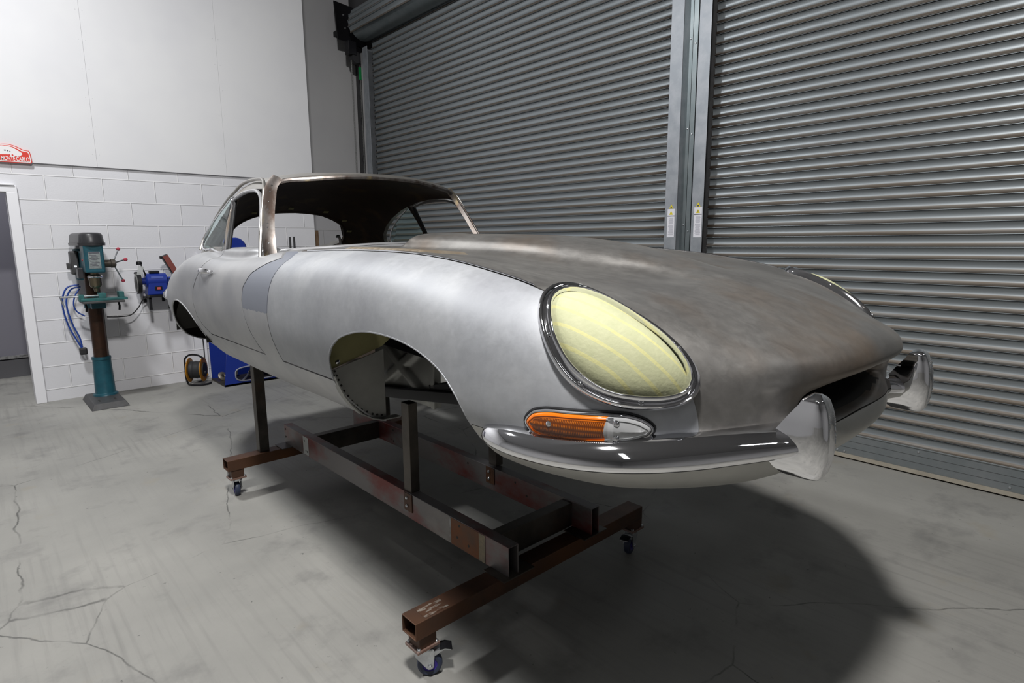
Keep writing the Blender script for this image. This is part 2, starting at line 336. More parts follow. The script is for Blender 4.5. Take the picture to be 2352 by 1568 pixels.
def floor_mat():
    m = mat('worn_concrete', (0.4, 0.4, 0.38), 0.6); nt = m.node_tree; N = nt.nodes; L = nt.links; b = N['Principled BSDF']
    tc = N.new('ShaderNodeTexCoord')
    def noise(sc, det, stretch=(1, 1, 1), rot=0, rough=.55, dist=0):
        mp = N.new('ShaderNodeMapping'); mp.inputs['Scale'].default_value = stretch; mp.inputs['Rotation'].default_value = (0, 0, rot)
        L.new(tc.outputs['Object'], mp.inputs[0])
        n = N.new('ShaderNodeTexNoise'); n.inputs['Scale'].default_value = sc; n.inputs['Detail'].default_value = det; n.inputs['Roughness'].default_value = rough
        n.inputs['Distortion'].default_value = dist; L.new(mp.outputs[0], n.inputs[0]); return n.outputs[0]
    def rng(v, a, b_, c=0, d=1):
        r = N.new('ShaderNodeMapRange'); r.inputs[1].default_value = a; r.inputs[2].default_value = b_; r.inputs[3].default_value = c; r.inputs[4].default_value = d
        L.new(v, r.inputs[0]); return r.outputs[0]
    def mix(A, B, f, blend='MIX'):
        x = N.new('ShaderNodeMix'); x.data_type = 'RGBA'; x.blend_type = blend
        for nm, v in (('A', A), ('B', B)):
            if isinstance(v, tuple): x.inputs[nm].default_value = (*v, 1)
            else: L.new(v, x.inputs[nm])
        if isinstance(f, float): x.inputs['Factor'].default_value = f
        else: L.new(f, x.inputs['Factor'])
        return x.outputs['Result']
    c = mix((0.245, 0.242, 0.226), (0.325, 0.319, 0.295), rng(noise(.9, 5), .35, .65))
    c = mix(c, (0.155, 0.153, 0.147), rng(noise(2.6, 9, rough=.65), .54, .72, 0, .75))
    c = mix(c, (0.27, 0.24, 0.18), rng(noise(3.4, 6), .62, .76, 0, .5))
    # brushed lines left by the tamping, running across the bay
    ln = rng(noise(1.0, 5, (34, 1.2, 1), math.radians(-42)), .5, .72, 0, 1)
    area_ = rng(noise(.55, 2), .42, .60, .05, .42)
    mm = N.new('ShaderNodeMath'); mm.operation = 'MULTIPLY'; L.new(ln, mm.inputs[0]); L.new(area_, mm.inputs[1])
    c = mix(c, (0.155, 0.152, 0.145), mm.outputs[0])
    # dark specks
    c = mix(c, (0.06, 0.06, 0.06), rng(noise(38, 3), .70, .76, 0, .8))
    # cracks
    vmp = N.new('ShaderNodeMapping'); vmp.inputs['Rotation'].default_value = (0, 0, .3); L.new(tc.outputs['Object'], vmp.inputs[0])
    wn = N.new('ShaderNodeTexNoise'); wn.inputs['Scale'].default_value = 3; wn.inputs['Detail'].default_value = 6; L.new(vmp.outputs[0], wn.inputs[0])
    wadd = N.new('ShaderNodeMix'); wadd.data_type = 'RGBA'; wadd.blend_type = 'LINEAR_LIGHT'; wadd.inputs['Factor'].default_value = .05
    L.new(vmp.outputs[0], wadd.inputs['A']); L.new(wn.outputs['Color'], wadd.inputs['B'])
    vo = N.new('ShaderNodeTexVoronoi'); vo.feature = 'DISTANCE_TO_EDGE'; vo.inputs['Scale'].default_value = .55; L.new(wadd.outputs['Result'], vo.inputs[0])
    crk = rng(vo.outputs['Distance'], .0006, .0026, 1, 0)
    brk = rng(noise(2.3, 6), .44, .58, 0, .8)
    m3 = N.new('ShaderNodeMath'); m3.operation = 'MULTIPLY'; L.new(crk, m3.inputs[0]); L.new(brk, m3.inputs[1])
    c = mix(c, (0.06, 0.06, 0.056), m3.outputs[0])
    L.new(c, b.inputs['Base Color'])
    L.new(rng(noise(2, 6), .3, .7, .45, .7), b.inputs['Roughness'])
    bp = N.new('ShaderNodeBump'); bp.inputs['Strength'].default_value = .25; bp.inputs['Distance'].default_value = .004
    L.new(noise(40, 6), bp.inputs['Height']); L.new(bp.outputs[0], b.inputs['Normal'])
    return m
M['floor'] = floor_mat()

# ================================================================== ROOM
def struct(o): o['kind'] = 'structure'; return o
CZ = 5.3
struct(MB().box(-4.6, 4.6, -5.1, 10.2, -.12, 0).build('floor', M['floor'], smooth=False))
struct(MB().box(-4.6, 4.6, -5.1, 10.2, CZ, CZ+.1).build('ceiling', M['roofsheet'], smooth=False))
struct(MB().box(-4.6, -4.5, -5.1, 10.2, 0, CZ).build('wall_left', M['wallback'], smooth=False))
struct(MB().box(-4.6, 4.6, -5.1, -5.0, 0, CZ).build('wall_front', M['wallback'], smooth=False))
# block wall with the doorway at its left end, then the recess beside the shutter
b = MB(); b.box(.375, 3.235, 7.1, 7.28, 0, CZ); b.box(-.62, .375, 7.1, 7.28, 2.04, CZ); b.box(-4.5, -.62, 7.1, 7.28, 0, CZ)
struct(b.build('wall_back', M['block'], smooth=False))
struct(MB().box(3.20, 4.5, 8.02, 8.2, 0, CZ).build('wall_recess', M['block'], smooth=False))
struct(MB().box(3.10, 3.235, 7.28, 8.02, 0, CZ).build('wall_return', M['block'], smooth=False))
# smooth boards lining the upper part of the wall
for i, (x0, x1) in enumerate(((-4.5, -.1305), (-.129, 1.0563), (1.0577, 2.2473), (2.2487, 3.235))):
    struct(MB().box(x0, x1, 7.074, 7.0995, 2.243, CZ).build('trim_%d' % (i+1), M['white'], smooth=False))
b = MB()
for xs in (1.057, 2.248):
    for k in range(11):
        for dx in (-.028, .026):
            b.lathe([(.0045, 0), (.0035, .0012), (.0005, .0014)], (xs+dx, 7.0745, 2.36+.26*k), (0, -1, 0), 8)
struct(b.build('trim_5', mat('filled_screw_heads', (.62, .62, .63), .6), smooth=False))
struct(MB().box(3.20, 3.237, 7.0742, 8.02, 2.243, CZ).build('trim_6', M['white'], smooth=False))
struct(MB().box(3.237, 4.40, 8.0, 8.0195, 1.9, CZ).build('trim_7', M['white'], smooth=False))
# door frame
b = MB(); b.box(.345, .425, 7.066, 7.29, 0, 1.972); b.box(-.66, .425, 7.066, 7.29, 1.972, 2.03); b.box(-.66, -.60, 7.066, 7.29, 0, 1.972); b.box(-.70, .41, 7.05, 7.11, 2.03, 2.045)
struct(b.build('door_3', M['jamb'], smooth=False, bevel=.004))
# room beyond the doorway
struct(MB().box(-4.5, 3.10, 8.80, 8.95, 0, CZ).build('wall_beyond', M['lav'], smooth=False))
struct(MB().box(-4.5, 3.10, 8.74, 8.80, 0, .20).build('baseboard_beyond', M['base'], smooth=False))
struct(MB().box(-4.5, 3.10, 8.745, 8.80, .215, .245).build('trim_8', mat('scuffed_pale_strip', (.33, .33, .33), .7, 0, (.1, .1, .1), 14, 4, .45, .6), smooth=False))
struct(MB().box(4.40, 4.55, -5.1, 10.2, 0, CZ).build('wall_right', M['darkgrey'], smooth=False))
struct(MB().box(4.34, 4.42, -5.1, 8.05, 4.62, CZ).build('trim_9', M['ceil'], smooth=False))

PITCHS = .0745
def curtain(name, y0, y1, z1, label=None):
    prof = [(0, -.001), (.03, -.006), (.075, -.0065), (.11, -.001), (.125, .0015), (.19, .0055), (.30, .0095), (.42, .0118), (.55, .0125), (.68, .0112), (.80, .0078), (.86, .0045), (.905, .000), (.911, .017), (.968, .017), (.973, -.0035), (.999, -.003)]
    rows = []; z = .18; pts = []
    while z < z1:
        for v, d in prof: pts.append((4.325+d, z+v*PITCHS))
        z += PITCHS
    ys = [y0+(y1-y0)*i/12 for i in range(13)]
    for x, zz in pts: rows.append([(x, y, zz) for y in ys])
    b = MB().grid(rows); n = len(pts)
    o = b.build(name, M['slat'], smooth=True, ang=50); struct(o)
    MB().box(4.345, 4.355, y0, y1, .12, z1).build('curtain_back', M['slat'], o, smooth=False)
    br = MB().box(4.318, 4.335, y0, y1, .036, .176); br.box(4.312, 4.335, y0, y1, .176, .184)
    br = br.build('bottom_rail', M['galvd2'], o, smooth=False, bevel=.0015)
    g = MB()
    for zz in (.128, .082): g.box(4.3172, 4.3182, y0, y1, zz-.0012, zz+.0012)
    g.build('rail_crease', M['darkgrey'], br, smooth=False)
    MB().box(4.306, 4.335, y0, y1, .012, .036).build('bottom_seal', M['beige'], o, smooth=False)
    return o, br
M['galvd2'] = mat('grey_bottom_rail', (0.22, 0.245, 0.255), 0.45, 0.6, (0.26, 0.28, 0.29), 7)
M['beige'] = mat('beige_dirty_strip', (0.36, 0.33, 0.27), 0.7, 0, (0.30, 0.27, 0.22), 9)
s2, br2 = curtain('door_2', -4.9, 2.405, 4.9)
s1, br1 = curtain('door_1', 2.735, 7.40, 4.16)
b = MB()
for y, z in ((1.30, .155), (1.255, .155), (1.33, .05), (1.285, .05), (.86, .155), (.40, .06)): b.lathe([(.008, 0), (.006, .004), (.001, .006)], (4.318, y, z), (-1, 0, 0), 10)
b.build('rail_bolt', M['zinc'], br2)
# slats wrapped on the barrel of the further shutter
cx, cz, R0 = 4.235, 4.33, .215; rows = []
nS = 13; pr = [(0, -.002), (.06, .006), (.12, .006), (.16, 0), (.4, -.010), (.7, -.010), (.92, 0), (.97, -.008), (.999, -.008)]
for k in range(nS):
    for v, d in pr:
        a = math.radians(215)-math.radians(19.5)*(k+v); r = R0+d
        rows.append([(cx+r*math.cos(a), y, cz+r*math.sin(a)) for y in (2.735, 4.2, 5.8, 7.46)])
bar = MB().grid(rows).build('rolled_curtain', M['slat'], s1, ang=50)
MB().cyl((cx, 2.72, cz), (cx, 7.455, cz), .19, 32).build('barrel', M['galvd'], s1)
# guides
def guide(y0, y1, z1, s, par, x0=4.235):
    # folded channel: lip, face and web
    b = MB(); b.box(x0, x0+.004, y0, y1, 0, z1); b.box(x0, 4.40, (y0 if s > 0 else y1-.004), (y0+.004 if s > 0 else y1), 0, z1)
    g = b.build('guide_channel', M['galv'], par, smooth=False, bevel=.0012); return g
gA = guide(2.622, 2.735, CZ, 1, s1); gB = guide(2.395, 2.495, CZ, -1, s2); gC = guide(7.37, 7.50, 4.07, -1, s1)
MB().box(4.245, 4.25, 7.50, 7.56, 0, 4.02).build('guide_return', M['trimw'], gC, smooth=False)
b = MB(); b.box(4.285, 4.29, 2.555, 2.622, 0, CZ); b.box(4.262, 4.267, 2.512, 2.560, 0, CZ); b.box(4.245, 4.30, 2.508, 2.513, 0, CZ); b.box(4.262, 4.29, 2.556, 2.560, 0, CZ)
b.build('post_channel', M['galvd'], s1, smooth=False)
MB().box(4.32, 4.35, 2.49, 2.56, 0, CZ).build('post_backing', mat('brown_grey_backing', (.16, .13, .12), .7, 0, (.09, .06, .05), 8), s1, smooth=False)
b = MB()
for z in (1.62, 2.36, 3.02): b.lathe([(.008, 0), (.006, .004), (.001, .005)], (4.285, 2.59, z), (-1, 0, 0), 10).lathe([(.008, 0), (.006, .004), (.001, .005)], (4.262, 2.535, z-.05), (-1, 0, 0), 10)
b.build('post_bolt', M['zinc'], s1)
# warning stickers on the guides
def sticker(par, yc, z0, z1, w):
    x = 4.2345; st = MB().box(x-.0006, x, yc-w/2, yc+w/2, z0, z1).build('warning_label', M['sticker'], par, smooth=False)
    def tri(c, s_, zz, x_): return [(x_, c-s_, zz), (x_, c+s_, zz), (x_, c, zz+s_*1.75)]
    b = MB().add(tri(yc, .017, z1+.002, x-.0007)+tri(yc, .016, z1-.044, x-.0012), [(0, 1, 2), (3, 4, 5)]); b.build('warning_triangle', M['yel'], st, smooth=False, fix=False) if False else None
    b1 = MB().prism([(yc-.019, z1+.003), (yc+.019, z1+.003), (yc, z1+.036)], 'x', x-.0012, x-.0002).prism([(yc-.017, z1-.045), (yc+.017, z1-.045), (yc, z1-.014)], 'x', x-.0016, x-.0008)
    b1.build('warning_triangle', M['yel'], par, smooth=False)
    b2 = MB().box(x-.0022, x-.001, yc-.007, yc+.007, z1+.006, z1+.016).box(x-.0022, x-.001, yc-.0018, yc+.0018, z1-.040, z1-.024)
    b2.box(x-.0014, x-.0004, yc-.033, yc+.033, z1-.058, z1-.052); b2.build('warning_mark', M['ink'], par, smooth=False)
    b3 = MB(); random.seed(3); z = z1-.070
    while z > z0+.014:
        l = random.uniform(.7, 1)*(w/2-.008); 
        if random.random() > .13: b3.box(x-.0012, x-.0004, yc-l, yc+l*random.uniform(.6, 1), z-.0016, z+.0016)
        z -= .0068
    b3.build('label_print', M['inkl'], par, smooth=False)
sticker(gA, 2.675, 1.525, 1.748, .066); sticker(gB, 2.436, 1.522, 1.752, .068)

# ================================================================== shutter gear at the top of the recess
G = empty('shutter_gear', (4.1, 7.7, 0)); tag(G, 'black shutter drive bracket with chain wheel at the top of the recess', 'shutter drive', )
def GL(L): return [(x-4.1, z) for x, z in L]
MB().prism(GL([(3.955,4.64),(4.395,4.60),(4.395,4.02),(4.33,3.99),(4.20,4.04),(4.13,4.04),(4.12,4.17),(3.985,4.17)]), 'y', -.02, .0).build('drive_plate', M['black'], G, smooth=False, bevel=.002)
b = MB(); b.box(-.02, .10, -.12, -.02, 3.99, 4.16); b.build('drive_housing', M['black'], G, smooth=False, bevel=.006)
MB().cyl((.11, -.11, 3.965), (.11, .0, 3.965), .072, 26).build('chain_wheel', M['rubber'], G)
for (x, z) in ((-.02, 4.49), (.0, 4.33)): MB().lathe([(.013, 0), (.011, .008), (.002, .011)], (x, -.02, z), (0, -1, 0), 12).build('plate_bolt', M['zinc'], G)
MB().box(-.012, .075, .0, .32, 4.30, 4.36).build('wall_arm', M['black'], G, smooth=False)
def chain(x, y, z0, z1, name):
    b = MB(); z = z1; k = 0
    while z > z0:
        d = .004 if k % 2 else 0
        b.box(x-.003-d, x+.003+d, y-.007+d, y+.007-d, z-.016, z); z -= .018; k += 1
    return b.build(name, M['zinc2'], G, smooth=False)
M['zinc2'] = mat('dull_chain_steel', (0.28, 0.28, 0.27), 0.45, 0.6)
chain(.045, -.06, 1.15, 3.93, 'hand_chain'); chain(.172, -.06, 1.15, 3.93, 'hand_chain')
b = MB(); pts = []
for k in range(60): pts.append((.205+.008*math.sin(k*1.7)+.006*math.sin(k*.6), .03+.006*math.cos(k*1.1), 4.0-k*.047))
MB().tube(pts, .010, 8).build('taped_cable', M['rubber'], G)
MB().box(.150, .180, -.075, -.055, 3.70, 3.86).build('green_pull_tag', M['green'], G, smooth=False)
MB().box(.212, .238, -.04, -.02, 3.62, 3.78).build('red_pull_tag', M['redp'], G, smooth=False)

# ================================================================== rally plate
PL = empty('rally_plate', (.392, 7.06, 2.232)); tag(PL, 'red and white rally plate with a car picture high on the boarded wall', 'plate sign')
def plate_outline(g):
    W_ = .168-g; out = [(-W_+.012, g), (W_-.012, g), (W_-.004, g+.004), (W_, g+.014), (W_-.006, .098-g), (W_-.013, .112-g), (W_-.040, .115-g)]
    for k in range(9):
        t = k/8; out.append(((W_-.055)*(1-t), .118-g+.040*math.sin(t*PI/2)**.9))
    return out+[(-x, z) for x, z in out[::-1][1:] if x > -W_+.02]
def dedupe(P):
    o_ = []
    for p in P:
        if not any(abs(p[0]-q[0])+abs(p[1]-q[1]) < 1e-5 for q in o_): o_.append(p)
    return o_
MB().prism(dedupe(plate_outline(0)), 'y', -.003, .013).build('plate_back', M['signred'], PL, smooth=False)
MB().prism(dedupe(plate_outline(.006)), 'y', -.0042, -.002).build('white_border', M['signw'], PL, smooth=False)
MB().prism(dedupe(plate_outline(.013)), 'y', -.0052, -.003).build('red_field', M['signred'], PL, smooth=False)
MB().prism([(x*.46-.008, z) for x, z in [(-.20,.060),(-.13,.055),(-.06,.060),(.06,.070),(.13,.056),(.20,.056),(.245,.075),(.24,.088),(.17,.112),(.10,.132),(.03,.140),(-.05,.138),(-.12,.120),(-.19,.100),(-.225,.08)]], 'y', -.0062, -.004).build('white_car_shape', M['signw'], PL, smooth=False)
b = MB()
for x in (-.075, .035): b.cyl((x, -.0063, .064), (x, -.0070, .064), .015, 20, 0); b.cyl((x, -.0070, .064), (x, -.0078, .064), .007, 16, 1)
b.prism([(-.055,.053),(.012,.053),(.018,.062),(.0,.068),(-.05,.064)], 'y', -.0068, -.0060, 1); b.build('wheels_and_shade', [M['signw'], M['signred']], PL, smooth=False)
b = MB()
for k, (x, l) in enumerate(((-.02, .014), (.0, .011), (.017, .008))): b.box(x, x+l, -.0070, -.0064, .098-.004*k, .106-.004*k)
b.build('car_lettering', M['ink'], PL, smooth=False)
def text_mesh(txt, size, m, parent, loc, rot, name, bold=0.0, sx=1.0):
    cu = bpy.data.curves.new(name, 'FONT'); cu.body = txt; cu.size = size; cu.extrude = .0006; cu.align_x = 'CENTER'; cu.offset = bold
    o = bpy.data.objects.new(name, cu); COL.objects.link(o); bpy.context.view_layer.update()
    me = bpy.data.meshes.new_from_object(o.evaluated_get(bpy.context.evaluated_depsgraph_get())); kill(o)
    me.materials.clear(); me.materials.append(m)
    o = bpy.data.objects.new(name, me); COL.objects.link(o); o.parent = parent; o.location = loc; o.rotation_euler = rot; o.scale = (sx, 1, 1); return o
text_mesh('RALLYE MONTE CARLO', .056, M['signw'], PL, (0, -.0062, .015), (PI/2, 0, 0), 'plate_lettering', .001, .50)

# ================================================================== CAR BODY
CAR = empty('car_body', (1.72, 2.0, 0), math.radians(-0.98))
tag(CAR, 'bare metal classic coupe body shell raised on the rusty wheeled dolly', 'car body')
OY = 2.0   # car coordinates are written with y measured like the room; the root sits at y = 2
# half sections: 12 points from bottom centre to top centre, (x, y, z)
def flat(y, pts): return [(x, y, z) for x, z in pts]
ST = [
 [(0,.61,1.05),(.09,.61,1.055),(.155,.61,1.065),(.205,.615,1.08),(.228,.62,1.103),(.218,.615,1.122),(.185,.61,1.136),(.15,.605,1.142),(.11,.60,1.147),(.075,.60,1.15),(.045,.60,1.15),(0,.60,1.15)],
 [(0,.53,1.055),(.10,.53,1.058),(.18,.535,1.068),(.235,.545,1.085),(.262,.555,1.108),(.25,.545,1.127),(.215,.53,1.140),(.17,.518,1.150),(.125,.511,1.156),(.085,.507,1.159),(.05,.505,1.160),(0,.504,1.160)],
 [(0,.475,1.045),(.11,.478,1.048),(.20,.488,1.058),(.262,.505,1.078),(.295,.520,1.104),(.28,.512,1.130),(.238,.490,1.148),(.19,.473,1.158),(.14,.463,1.163),(.095,.458,1.165),(.055,.456,1.166),(0,.455,1.167)],
 [(0,.458,1.01),(.12,.462,1.013),(.22,.475,1.024),(.295,.495,1.05),(.335,.515,1.098),(.32,.504,1.140),(.275,.477,1.163),(.22,.453,1.176),(.16,.440,1.182),(.11,.434,1.185),(.06,.431,1.186),(0,.430,1.187)],
 [(0,.488,.965),(.14,.494,.968),(.27,.505,.98),(.36,.520,1.02),(.410,.540,1.085),(.40,.530,1.142),(.35,.502,1.182),(.285,.473,1.205),(.205,.453,1.217),(.14,.444,1.222),(.075,.440,1.225),(0,.438,1.226)],
 [(0,.58,.898),(.18,.585,.898),(.36,.60,.912),(.50,.612,.965),(.575,.628,1.055),(.572,.63,1.13),(.52,.615,1.198),(.44,.598,1.240),(.33,.583,1.266),(.22,.566,1.281),(.12,.554,1.289),(0,.546,1.294)],
 [(0,.78,.865),(.22,.78,.865),(.48,.775,.880),(.645,.76,.938),(.725,.75,1.04),(.728,.76,1.145),(.68,.765,1.24),(.59,.77,1.305),(.44,.77,1.33),(.28,.765,1.347),(.15,.76,1.36),(0,.75,1.366)],
 [(0,.98,.862),(.25,.98,.862),(.56,.975,.877),(.718,.965,.935),(.80,.96,1.04),(.808,.96,1.155),(.775,.96,1.28),(.675,.965,1.368),(.50,.965,1.372),(.16,.965,1.388),(.105,.96,1.407),(0,.955,1.416)],
 flat(1.22,[(0,.875),(.28,.875),(.58,.885),(.735,.94),(.815,1.04),(.83,1.17),(.80,1.325),(.67,1.418),(.49,1.413),(.215,1.419),(.168,1.454),(0,1.474)]),
 flat(1.5,[(0,.84),(.30,.84),(.60,.85),(.745,.93),(.818,1.04),(.835,1.20),(.80,1.372),(.66,1.450),(.48,1.444),(.245,1.447),(.203,1.487),(0,1.508)]),
 flat(1.9,[(0,.80),(.32,.80),(.59,.805),(.735,.925),(.805,1.05),(.835,1.22),(.80,1.39),(.655,1.464),(.48,1.459),(.258,1.462),(.215,1.504),(0,1.527)]),
 flat(2.25,[(0,.80),(.34,.80),(.60,.805),(.735,.92),(.80,1.04),(.832,1.21),(.80,1.38),(.66,1.462),(.48,1.466),(.252,1.470),(.214,1.510),(0,1.531)]),
 flat(2.325,[(0,.80),(.34,.80),(.602,.806),(.735,.919),(.799,1.038),(.832,1.208),(.80,1.378),(.663,1.46),(.48,1.467),(.250,1.472),(.210,1.508),(0,1.531)]),
 flat(2.36,[(0,.80),(.34,.80),(.602,.806),(.735,.919),(.799,1.038),(.832,1.208),(.80,1.378),(.665,1.459),(.48,1.468),(.27,1.476),(.19,1.481),(0,1.486)]),
 flat(2.7,[(0,.80),(.34,.80),(.61,.806),(.735,.915),(.795,1.03),(.83,1.20),(.80,1.37),(.69,1.447),(.50,1.468),(.28,1.478),(.18,1.485),(0,1.490)]),
 flat(2.92,[(0,.80),(.34,.80),(.61,.806),(.735,.915),(.795,1.03),(.83,1.20),(.803,1.362),(.745,1.412),(.690,1.437),(.66,1.463),(.36,1.475),(0,1.479)]),
 flat(3.2,[(0,.80),(.34,.80),(.61,.806),(.735,.915),(.795,1.03),(.83,1.20),(.806,1.352),(.755,1.400),(.703,1.420),(.680,1.460),(.38,1.470),(0,1.472)]),
 flat(3.5,[(0,.80),(.34,.80),(.61,.81),(.735,.92),(.797,1.03),(.832,1.20),(.812,1.362),(.765,1.412),(.708,1.430),(.683,1.462),(.38,1.466),(0,1.466)]),
 flat(3.85,[(0,.81),(.34,.81),(.61,.815),(.740,.915),(.80,1.035),(.836,1.20),(.815,1.365),(.745,1.428),(.665,1.452),(.60,1.458),(.3,1.46),(0,1.46)]),
 flat(4.15,[(0,.82),(.33,.82),(.61,.83),(.742,.905),(.80,1.035),(.828,1.19),(.795,1.325),(.71,1.392),(.59,1.422),(.42,1.43),(.2,1.43),(0,1.43)]),
 flat(4.45,[(0,.86),(.30,.86),(.57,.862),(.705,.92),(.765,1.035),(.785,1.165),(.74,1.28),(.64,1.335),(.48,1.36),(.33,1.37),(.17,1.37),(0,1.37)]),
 flat(4.7,[(0,.96),(.25,.96),(.42,.965),(.54,1.01),(.60,1.085),(.615,1.155),(.57,1.23),(.48,1.27),(.36,1.295),(.25,1.30),(.12,1.305),(0,1.305)]),
 flat(4.84,[(0,1.03),(.18,1.03),(.30,1.035),(.38,1.06),(.42,1.10),(.42,1.14),(.39,1.185),(.33,1.21),(.25,1.225),(.17,1.23),(.08,1.23),(0,1.23)]),
]
def loft(ST, nu=5, nv=6):
    # interpolate along stations, then along each half section, then mirror
    K = len(ST[0]); S = len(ST)
    par = [0.0]
    for a, b in zip(ST, ST[1:]):
        par.append(par[-1]+max(sum((Vector(p)-Vector(q)).length for p, q in zip(a, b))/K, .02)**.8)
    rows = []
    for i in range(S-1):
        for j in range(nv if i < S-2 else nv+1):
            t = par[i]+(par[i+1]-par[i])*j/nv
            rows.append([tuple(hermite([st[k][c] for st in ST], par, t) for c in range(3)) for k in range(K)])
    out = []
    for r in rows:
        # pad with mirrored neighbours so the centre line stays smooth
        P = [(-r[1][0], r[1][1], r[1][2])]+list(r)+[(-r[-2][0], r[-2][1], r[-2][2])]
        xs = [0.0]
        for a, b in zip(P, P[1:]): xs.append(xs[-1]+max((Vector(b)-Vector(a)).length, 1e-3)**.6)
        h = []
        for k in range(1, len(P)-2):
            for j in range(nu):
                t = xs[k]+(xs[k+1]-xs[k])*j/nu
                h.append([hermite([p[c] for p in P], xs, t) for c in range(3)])
        h.append(list(P[-2])); h[0][0] = 0.0; h[-1][0] = 0.0
        ring = [tuple(p) for p in h]+[(-p[0], p[1], p[2]) for p in h[-2:0:-1]]
        out.append([(x, y-OY, z) for x, y, z in ring])
    return out
def shell(name, ST, mats, nu=5, nv=6, thick=.006, cap=True, open_half=False):
    rings = loft(ST, nu, nv)
    b = MB().grid(rings, closed=not open_half)
    if cap: b.f.append(tuple(len(b.v)-len(rings[0])+k for k in range(len(rings[0])))); b.m.append(0)
    o = b.build(name, mats, CAR, fix=True)
    # make sure the normals look outwards before the sheet is given its thickness
    me = o.data; bm = bmesh.new(); bm.from_mesh(me); bm.faces.ensure_lookup_table()
    f = max(bm.faces, key=lambda f: f.calc_center_median().z)
    if f.normal.z < 0: bmesh.ops.reverse_faces(bm, faces=bm.faces)
    bm.to_mesh(me); bm.free()
    return o
def solid(o, thick=.006):
    m = o.modifiers.new('s', 'SOLIDIFY'); m.thickness = thick; m.offset = -1; m.use_rim = True; m.material_offset = 1; m.material_offset_rim = 0
    bpy.context.view_layer.update(); bake(o)
    return o
def Y(poly): return [(y-OY, z) for y, z in poly]
def XY(poly): return [(x, y-OY) for x, y in poly]

outer = shell('outer', ST, [M['body'], M['inside']])
BV = None
def make_bvh(o):
    bm = bmesh.new(); bm.from_mesh(o.data); t = BVHTree.FromBMesh(bm); bm.free(); return t
BV = make_bvh(outer)
outer = solid(outer)

def in_poly(p, poly):
    x, y = p; c = False; n = len(poly)
    for i in range(n):
        x1, y1 = poly[i]; x2, y2 = poly[i-1]
        if (y1 > y) != (y2 > y) and x < (x2-x1)*(y-y1)/(y2-y1)+x1: c = not c
    return c
def cut_poly(o, poly, axis, a, b, op='DIFFERENCE'):
    # boolean with a prism; the result is checked against the vertices that must survive and retried with a hair's shift
    ix = {'x': (0, 1, 2), 'y': (1, 0, 2), 'z': (2, 0, 1)}[axis]; src = o.data
    def keep(me):
        k = 0
        for v in me.vertices:
            c = v.co; ins = a < c[ix[0]] < b and in_poly((c[ix[1]], c[ix[2]]), poly)
            if ins == (op == 'INTERSECT'): k += 1
        return k
    want = keep(src)
    for t in range(7):
        e = .0003*t*(1 if t % 2 else -1)
        c = prism_obj([(p[0]+e, p[1]-e*.7) for p in poly], axis, a+e, b-e*.5); c.parent = CAR; bpy.context.view_layer.update()
        boolean(o, c, op); kill(c); got = keep(o.data)
        if got >= want*.97-4: return o
        o.data = src
    print('BOOLEAN FAILED', o.name, op, axis, want, got)
    return o
def grow(poly, d):
    # push a polygon outwards by d
    n = len(poly); A = sum(poly[i][0]*poly[(i+1) % n][1]-poly[(i+1) % n][0]*poly[i][1] for i in range(n)); sg = 1 if A > 0 else -1
    out = []
    for i in range(n):
        p, q, r = Vector(poly[i-1]), Vector(poly[i]), Vector(poly[(i+1) % n])
        n1 = Vector(((q-p).y, -(q-p).x)).normalized()*sg; n2 = Vector(((r-q).y, -(r-q).x)).normalized()*sg
        m = (n1+n2); m = m.normalized()/max(.35, m.normalized().dot(n1)); out.append(tuple(q+m*d))
    return out

ARCH_F = Y([(1.075,.70),(1.08,.93),(1.095,1.0),(1.115,1.05),(1.15,1.105),(1.21,1.158),(1.28,1.190),(1.36,1.211),(1.45,1.222),(1.54,1.225),(1.63,1.220),(1.72,1.203),(1.80,1.177),(1.87,1.137),(1.92,1.088),(1.95,1.03),(1.962,1.0),(1.97,.92),(1.97,.70)])
ARCH_R = Y([(3.655,.70),(3.655,.93),(3.67,.99),(3.71,1.045),(3.77,1.095),(3.85,1.135),(3.94,1.155),(4.04,1.158),(4.13,1.14),(4.22,1.10),(4.29,1.04),(4.33,.97),(4.35,.90),(4.35,.70)])
for pl in (ARCH_F, ARCH_R):
    cut_poly(outer, pl, 'x', -1.2, 1.2) if pl is ARCH_F else (cut_poly(outer, pl, 'x', -1.2, -.60), cut_poly(outer, pl, 'x', .60, 1.2))
DOOR = Y([(2.665,1.003),(2.70,1.04),(2.74,1.10),(2.77,1.17),(2.78,1.24),(2.765,1.30),(2.70,1.365),(2.60,1.41),(2.53,1.432),(2.60,1.447),(2.83,1.50),(3.44,1.50),(3.46,1.40),(3.50,1.33),(3.58,1.25),(3.62,1.17),(3.62,1.09),(3.57,1.04),(3.49,1.003)])
BONN = Y([(0.2,.6),(1.5,.6),(1.5,1.003),(2.44,1.003),(2.455,1.10),(2.455,1.20),(2.43,1.30),(2.405,1.38),(2.41,1.43),(2.46,1.452),(2.53,1.47),(2.56,1.7),(0.2,1.7)])
def dupmesh(o, name):
    c = bpy.data.objects.new(name, o.data.copy()); COL.objects.link(c); c.parent = CAR; return c
def setmats(o, mats):
    for i, m in enumerate(mats): o.data.materials[i] = m
    sharp(o.data, 32)
